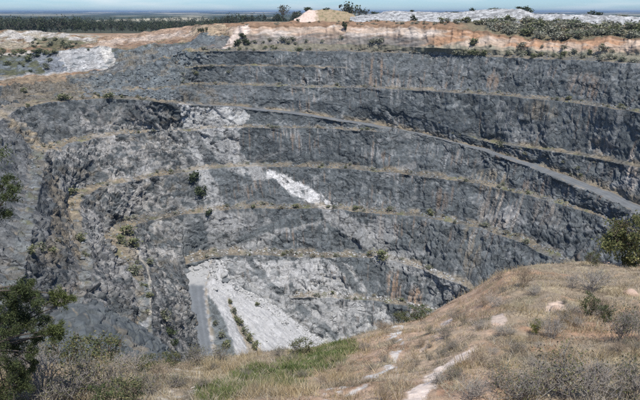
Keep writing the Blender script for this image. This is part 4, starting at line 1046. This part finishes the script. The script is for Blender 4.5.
def boulder_proto(name, seed, col, n_sub=2):
    rng = np.random.default_rng(seed); v, f = IV.copy(), IF.copy()
    for _ in range(n_sub):
        mid = {}; vl = list(v); nf = []
        def mp(a, b):
            k_ = (min(a, b), max(a, b))
            if k_ not in mid: m_ = (vl[a] + vl[b]) / 2; vl.append(m_ / np.linalg.norm(m_)); mid[k_] = len(vl) - 1
            return mid[k_]
        for a, b, c in f: x, y, z = mp(a, b), mp(b, c), mp(c, a); nf += [(a, x, z), (b, y, x), (c, z, y), (x, y, z)]
        v = np.array(vl); f = np.array(nf)
    pl_ = rng.normal(size=(24, 3)); pl_ /= np.linalg.norm(pl_, axis=1, keepdims=True); dd = rng.uniform(.48, .8, 24)
    for n_, d_ in zip(pl_, dd):          # chipped flat faces
        e = np.maximum(0, v @ n_ - d_); v = v - e[:, None] * n_
    v = v * [.5, .5, .42]; v[:, 2] += .22
    o = mesh_obj(name, v, f, np.ones((len(v), 3)) * col, M_STONE); o['category'] = 'boulder'; PROTO.append(o); return o
BG = [boulder_proto('boulder', 40 + i, MID * .9) for i in range(3)]; BL = [boulder_proto('boulder', 50 + i, LIGHT * 1.05) for i in range(2)]; BP = boulder_proto('boulder', 60, np.array([.50, .37, .29]))
bi, bj = np.nonzero(rubble_zone & (kind == 2)); sel = RNG.integers(0, len(bi), 1100)
for q in range(70):
    p = PIT_P[bi[sel[q]], bj[sel[q]]]; s = 1.2 + 2.6 * rnd.random() ** 2
    put(BG, p, s * 1.3, s, 'dark grey boulder on the tumbled rock slope below the white cut', 'boulders on the tumbled slope', sink=.2)
stones('rubble', PIT_P[bi[sel], bj[sel]], .25 + .8 * RNG.random(1100) ** 2, DARK * 1.7, 'small broken rock on the tumbled slope', seed=3)
def bench_stones(seg, n, ulo, uhi, col, seed, lab):
    i0, i1 = ranges[seg]; rng = np.random.default_rng(seed)
    i = i0 + ((i1 - i0) * rng.random(n) ** 1.6).astype(int); j = np.searchsorted(US, rng.uniform(ulo, uhi, n)).clip(0, NU - 1)
    stones('rubble', PIT_P[i, j], .2 + .65 * rng.random(n) ** 2, col, lab, seed=seed)
bench_stones('bench_A', 500, 190, 660, MID, 11, 'broken stones on the top bench')
bench_stones('bench_B', 700, 190, 660, MID, 12, 'broken stones on the second bench')
bench_stones('bench_C2', 700, 0, 390, MID * 1.1, 13, 'broken stones on the bench below the haul road')
bench_stones('bench_E', 900, 0, 640, MID * 1.1, 14, 'broken stones on the middle bench')
bench_stones('bench_F', 900, 0, 560, MID * 1.2, 15, 'broken stones on the bench below the white vein')
bench_stones('bench_G', 500, 190, 460, LIGHT, 16, 'broken stones on the bench above the pale rock')
bench_stones('bench_H', 300, 290, 440, LIGHT, 17, 'broken stones on the lowest bench')
ii = RNG.integers(ir + 22, FLOOR_P.shape[0], 1500); jj = RNG.integers(0, FLOOR_P.shape[1], 1500)
stones('rubble', FLOOR_P[ii, jj], .12 + .4 * RNG.random(1500) ** 3, LIGHT * 1.2, 'pale loose stones on the scree slope', seed=18)
jf = RNG.integers(0, 200, 900); kf = FLOOR_P.shape[0] - 1 - (RNG.random(900) ** 2 * 26).astype(int)
stones('rubble', FLOOR_P[kf, jf], .2 + .8 * RNG.random(900) ** 3, LIGHT * 1.05, 'broken pale rock along the foot of the wall above the scree', seed=19, flat=.8)
jf = RNG.integers(0, 235, 420); kf = (RNG.random(420) ** 1.5 * 7).astype(int)
stones('rubble', FLOOR_P[kf, jf], .15 + .7 * RNG.random(420) ** 2, MID, 'grey broken rock along the left edge of the pit road', seed=21, flat=.8)
jf = RNG.integers(0, 26, 260); kf = RNG.integers(0, 70, 260)
stones('rubble', FLOOR_P[kf, jf], .2 + 1.0 * RNG.random(260) ** 2, LIGHT * .9, 'pale broken rock around the head of the pit road', seed=20, flat=.7)
p = pit_at(205, 270); put(BL[0], p, 15, 5.5, 'huge pale slab boulder at the head of the pit floor road')
for (px, py, w_, h_, pr, lab) in [(186,271,6,5,BG,'dark boulder at the left corner of the pit road head'), (196,269,5,3.5,BL,'pale boulder in the middle of the pit road head'), (226,280,7,5,BG,'large grey boulder between the road head and the scree'), (236,287,4,3,BG,'grey boulder at the top edge of the scree')]:
    put(pr, floor_at(px, py), w_, h_, lab, sink=.25)
for (px, py, s, lab) in [(224,277,5,'pale boulder at the top corner of the scree slope'), (216,290,3,'pale boulder on the right edge of the pit road')]:
    put(BL, pit_at(px, py) if px < 200 else floor_at(px, py), s * 1.2, s * .8, lab)

# ------------------------------------------------------------------ foreground plants
D0, D1, D2 = NDEAD; X0, X1, X2 = NMIX; L0, L1, L2 = NGREEN
def fg(protos, px, py, wpx_, hpx_, lab, group=None):
    p = hill_at(px, py); s = math.sqrt(p[0] ** 2 + p[1] ** 2 + p[2] ** 2) / 640 * 1.05
    f_ = .82 if protos in (D0, D1, D2) and px > 400 else 1.0
    return put(protos, p, wpx_ * s * f_, hpx_ * s * 1.1 * f_, lab, group)
for a in [(D1,522,287,26,26,'brown-grey twiggy shrub on the shoulder of the hill above the pit'),
    (D0,590,291,38,26,'wide pale grey twiggy shrub near the crest of the hill'),
    (D2,572,288,20,16,'low grey twiggy shrub left of the wide pale one near the crest'),
    (L0,588,315,19,20,'round green leafy shrub in the middle of the right slope'),
    (D1,603,315,24,22,'brown twiggy shrub touching the right side of the round green shrub'),
    (L1,535,335,13,15,'small yellow-green leafy shrub beside a grey shrub'),
    (D0,551,338,28,26,'grey twiggy shrub to the right of the small yellow-green one'),
    (D1,531,344,14,12,'small dark twiggy shrub below the yellow-green one'),
    (X0,620,344,32,36,'tall grey-green shrub at the right edge of the slope'),
    (L0,606,322,16,16,'small green shrub above the tall grey-green one at the right'),
    (D2,637,342,22,38,'upright pale grey twiggy shrub at the right edge'),
    (D1,578,322,18,12,'low brown twiggy shrub left of the round green one'),
    (X2,560,398,62,44,'broad olive dry shrub at the bottom right'),
    (D0,598,402,56,48,'bare silvery shrub with white stems at the bottom right'),
    (X0,632,402,44,40,'olive shrub in the bottom right corner'),
    (X0,520,404,50,34,'olive dry shrub at the bottom left of the broad one'),
    (D1,480,366,24,20,'brown twiggy shrub right of the pink track'),
    (D0,470,398,40,28,'grey twiggy shrub at the foot of the pink track'),
    (X1,500,388,34,22,'dry brown shrub above the olive one at the bottom'),
    (D1,412,372,16,14,'small brown twiggy shrub left of the pink track'),
    (D1,385,400,20,16,'brown twiggy shrub below the white rock patches'),
    (L0,418,319,26,13,'green bush at the brink right above the white rock patches'),
    (L2,402,324,20,12,'olive green bush at the brink left of the other'),
    (D1,385,330,18,10,'brown grassy shrub at the brink'),
    (L2,302,354,26,14,'blue-green bush at the brink in front of the scree'),
    (X0,280,357,18,10,'dry shrub at the brink left of the blue-green bush'),
    (X0,222,362,24,16,'grey-green bush at the brink in front of the pit road'),
    (X0,198,366,26,20,'olive bush at the brink left of the pit road'),
    (L2,172,368,24,16,'green bush at the brink below the dark rock face'),
    (L2,102,366,50,28,'rounded grey-green shrub in front of the dark spur'),
    (L2,66,368,38,32,'grey-green shrub left of the rounded one in front of the spur'),
    (D2,132,374,34,26,'pale twiggy shrub right of the rounded grey-green shrub'),
    (D0,40,398,46,48,'tangled bare grey shrub beside the near tree'),
    (X0,82,396,52,40,'grey-green shrub at the bottom left'),
    (X2,112,392,44,32,'olive shrub at the bottom left right of the grey-green one'),
    (X0,60,408,50,34,'grey-green shrub at the bottom edge on the left'),
    (L2,148,372,30,16,'green shrub low on the brink right of the rounded grey-green one'),
    (X0,146,396,36,22,'grey-green shrub on the grass at the bottom left'),
    (X2,176,388,28,14,'low olive shrub on the dry grass left of the green strip'),
    (L2,128,406,40,26,'green shrub at the bottom edge on the left'),
    (L0,100,410,30,22,'small dark green shrub at the bottom edge'),
    (D1,160,380,28,16,'low brown twiggy shrub on the left of the grass'),
    (X1,30,372,36,26,'dry shrub half hidden behind the near tree'),
    (X1,8,380,30,30,'dry shrub at the left edge under the near tree'),
    (L2,592,266,14,13,'small green bush on the crest left of the big bush')]:
    fg(*a)
for q in range(50):
    px, py = rnd.uniform(430, 645), rnd.uniform(272, 400)
    if py < np.interp(px, [430, 505, 530], [318, 275, 270]): continue
    s = rnd.uniform(5, 13); fg([D0, D1, D2, X1, X2], px, py, s * 1.5, s, vary('dry tussock shrub scattered over the right slope', s, 5, 13, px, 430, 645), 'small dry shrubs on the right slope')
for q in range(34):
    px = rnd.uniform(130, 430); py = np.interp(px, [130, 200, 330, 430], [374, 368, 356, 322]) + rnd.uniform(0, 40); s = rnd.uniform(4, 9)
    fg([D1, X1, X2], px, py, s * 1.5, s, vary('dry tussock shrub on the grassy slope left of the pink track', s, 4, 9, px, 130, 430), 'small dry shrubs on the left slope')
for (px, py, w_, h_, lab) in [(632,294,21,15,'pink rounded boulder at the right edge of the slope'), (556,309,19,8,'flat pink-brown rock above the small yellow-green shrub'), (497,324,14,5,'flat pinkish rock on the shoulder of the hill'), (440,338,8,3,'small pink rock left of the track'), (603,263,22,3,'flat orange rock on the crest under the big bush')]:
    p = hill_at(px, py); s = np.linalg.norm(p) / 640; put(BP, p, w_ * s * .85, h_ * s * 1.1, lab, sink=.25)
# large round bush on the crest at the right
BUSH = plant('round_bush', 991, 7000, .042, .5, [(.115, .13, .05), (.16, .165, .065), (.085, .10, .04), (.21, .195, .085)], (.09, .07, .05), 'bush', 9, 4, 3, .014, 60, .065, base=.02)
p = hill_at(627, 264); s = np.linalg.norm(p) / 640
put(BUSH, p, 50 * s, 50 * s, 'large rounded olive bush standing on the hill crest at the right edge')

# near tree at the left edge: trunk out of frame, limbs reaching in
rng = np.random.default_rng(77)
base = hill_at(-14, 404); base = np.array([base[0], base[1], base[2]])
def rel(px, py, Y): return at(px, py, Y) - base
tr = [np.array([0, 0, -.2]), rel(-16, 350, 12.0), rel(-12, 290, 12.0), rel(-16, 220, 12.1), rel(-10, 165, 12.1), rel(-14, 120, 12.1)]
rad = [.12, .10, .085, .07, .05, .02]; seg = [[*a, *b, r1, r2] for a, b, r1, r2 in zip(tr[:-1], tr[1:], rad[:-1], rad[1:])]
cl = []
for (px, py, Y, r, n) in [(5,184,12,8,.45),(9,195,11.6,9,.5),(3,208,12.3,10,.5),(-6,190,12,12,.7),(-15,150,12,20,1),(-25,230,12,20,.6),
    (8,296,12,12,1),(20,290,11.7,10,.8),(31,288,12.2,9,.8),(14,308,12,12,1),(34,302,11.8,9,.8),(28,318,12.2,12,1),(44,322,12,9,.9),(52,330,11.8,8,.8),(60,333,12,5,.5),(38,336,12.2,7,.6),(12,328,11.7,12,1),(2,318,12.1,12,1),(0,345,12,14,1),(16,346,12.2,10,.9),(30,352,11.9,8,.6),(8,366,11.8,13,1),(24,372,12.1,10,.9),(33,366,12,5,.5),(4,388,12,14,1),(20,393,11.8,11,.9),(10,408,12,14,1),(-10,300,12,14,.8),(-14,360,12,16,.8),(62,294,12.6,9,.5),(68,300,12.6,7,.4),(55,298,12.5,7,.4)]:
    c = rel(px, py, Y); cl.append((c, r * 12 / 640, n, px))
    ti = min(len(tr) - 1, max(1, int(np.argmin([abs(t[2] - c[2] + .3) for t in tr])))); t0 = tr[ti]
    m1 = t0 + (c - t0) * .5 + np.array([0, 0, .08]) + rng.normal(size=3) * .05
    seg += [[*t0, *m1, .028, .02], [*m1, *c, .02, .008]]
    for q in range(5):
        e = c + rng.normal(size=3) * r * 12 / 640 * .6; seg.append([*(m1 + (c - m1) * .6), *e, .008, .003])
Vl, Fl, Cl = [], [], []; off = 0
for c, r, n, px in cl:
    k = int(1700 * n); sub = c + rng.normal(size=(10, 3)) * r * .55
    Cn = sub[rng.integers(0, 10, k)] + rng.normal(size=(k, 3)) * r * .24
    v, f = leaves(Cn, .052, .28, rng, .5); Vl.append(v); Fl.append(f + off); off += len(v)
    Cl.append(leafcol(k, [(.045, .062, .026), (.06, .08, .032), (.085, .10, .04)] if px < 50 else [(.10, .12, .04), (.08, .10, .035)], rng, .35))  # right-hand clumps lighter: sunlit tips put into the leaf colour
root = empty('near_tree', base); tag(root, 'dark fine-leaved tree reaching into the picture at the left edge', 'tree')
Vs, Fs = tubes(seg, 6); mesh_obj('trunk', Vs, Fs, np.ones((len(Vs), 3)) * [.10, .085, .07], M_BARK, root)
mesh_obj('crown', np.concatenate(Vl), np.concatenate(Fl), np.concatenate(Cl), M_LEAF, root)

# ------------------------------------------------------------------ grass
def grass(name, n, sel_fn, hlo, hhi, wd, cols, label, seed, lean=.6):
    rng = np.random.default_rng(seed); ok = np.flatnonzero(sel_fn.ravel()); k = ok[rng.integers(0, len(ok), n)]
    p = HP.reshape(-1, 3)[k] + np.stack([rng.normal(size=n) * .05, rng.normal(size=n) * .05, np.zeros(n) - .01], 1)
    dist = np.linalg.norm(p, axis=1)
    clump = (.3 + 1.4 * sstep(fbm(p[:, 0] / .7, p[:, 1] / .7, seed + 1, 3), -.3, .4))
    h = rng.uniform(hlo, hhi, n) * clump; a = rng.uniform(0, 6.28, n); d = np.stack([np.cos(a), np.sin(a), 0 * a], 1)
    l = rng.normal(size=(n, 3)) * lean * h[:, None]; l[:, 2] = h
    wv = d * (wd * (.6 + dist / 40))[:, None]
    V = np.stack([p - wv, p + wv, p + l], 1); F = np.arange(n * 3).reshape(n, 3)
    cs = np.asarray(cols); patch = fbm(p[:, 0] / 1.8, p[:, 1] / 1.8, seed + 2, 3)
    c = cs[np.clip((len(cs) * (.5 + .9 * patch + rng.normal(size=n) * .25)).astype(int), 0, len(cs) - 1)] * rng.uniform(.7, 1.3, (n, 1))
    o = mesh_obj(name, V.reshape(-1, 3), F, np.repeat(c, 3, 0), M_GRASS); tag(o, label, 'grass', kind='stuff'); return o
cover = (HF > 2.85) & (HF < 5.45)
white_m = HC[..., 0] * .5 + HC[..., 2] * .5
bare = (white_m > .31)
gm_ = sstep(band(hwx, hwy, [(205,402,12),(245,385,13),(290,370,13),(335,356,10),(352,350,6)]), -4, 4) > .5
grass('dry_grass', 250000, cover & ~bare & ((soil * (.35 + .65 * warm) < .55) | (RNG.random(HF.shape) < .22)), .03, .17, .006, [(.15, .13, .09), (.23, .18, .125), (.32, .265, .185), (.40, .345, .255), (.33, .315, .265), (.46, .39, .25)], 'dry straw and brown grass covering the hillside', 41, .8)
grass('tall_grass', 30000, cover & ~bare & ~gm_ & (h1 > .12), .14, .34, .006, [(.25, .19, .11), (.34, .27, .155), (.42, .34, .20)], 'taller straw-coloured grass in clumps on the hillside', 44, .5)
grass('green_grass', 34000, cover & gm_ & (h2 > -.35), .04, .17, .011, [(.06, .085, .026), (.085, .12, .036), (.115, .145, .05), (.17, .18, .075), (.26, .225, .13)], 'strip of bright green grass on the brink of the pit', 47, .7)

for o in PROTO:
    for ch in list(o.children): bpy.data.objects.remove(ch)
    bpy.data.objects.remove(o)

# ------------------------------------------------------------------ air
hv = np.array([(x, y, z) for x in (-48000, 48000) for y in (-600, 50000) for z in (-178, 62)], float)
hf = np.array([(0, 1, 3, 2), (4, 6, 7, 5), (0, 4, 5, 1), (2, 3, 7, 6), (0, 2, 6, 4), (1, 5, 7, 3)])
hm = bpy.data.materials.new('thin_air'); hm.use_nodes = True; t = hm.node_tree; t.nodes.clear()
ot = t.nodes.new('ShaderNodeOutputMaterial'); pv = t.nodes.new('ShaderNodeVolumePrincipled')
pv.inputs['Color'].default_value = (.32, .47, .68, 1); pv.inputs['Density'].default_value = 6e-5; pv.inputs['Anisotropy'].default_value = .0
t.links.new(pv.outputs[0], ot.inputs['Volume'])
o = mesh_obj('haze', hv, hf, None, hm); tag(o, 'thin blue haze in the distance', 'haze', kind='stuff')
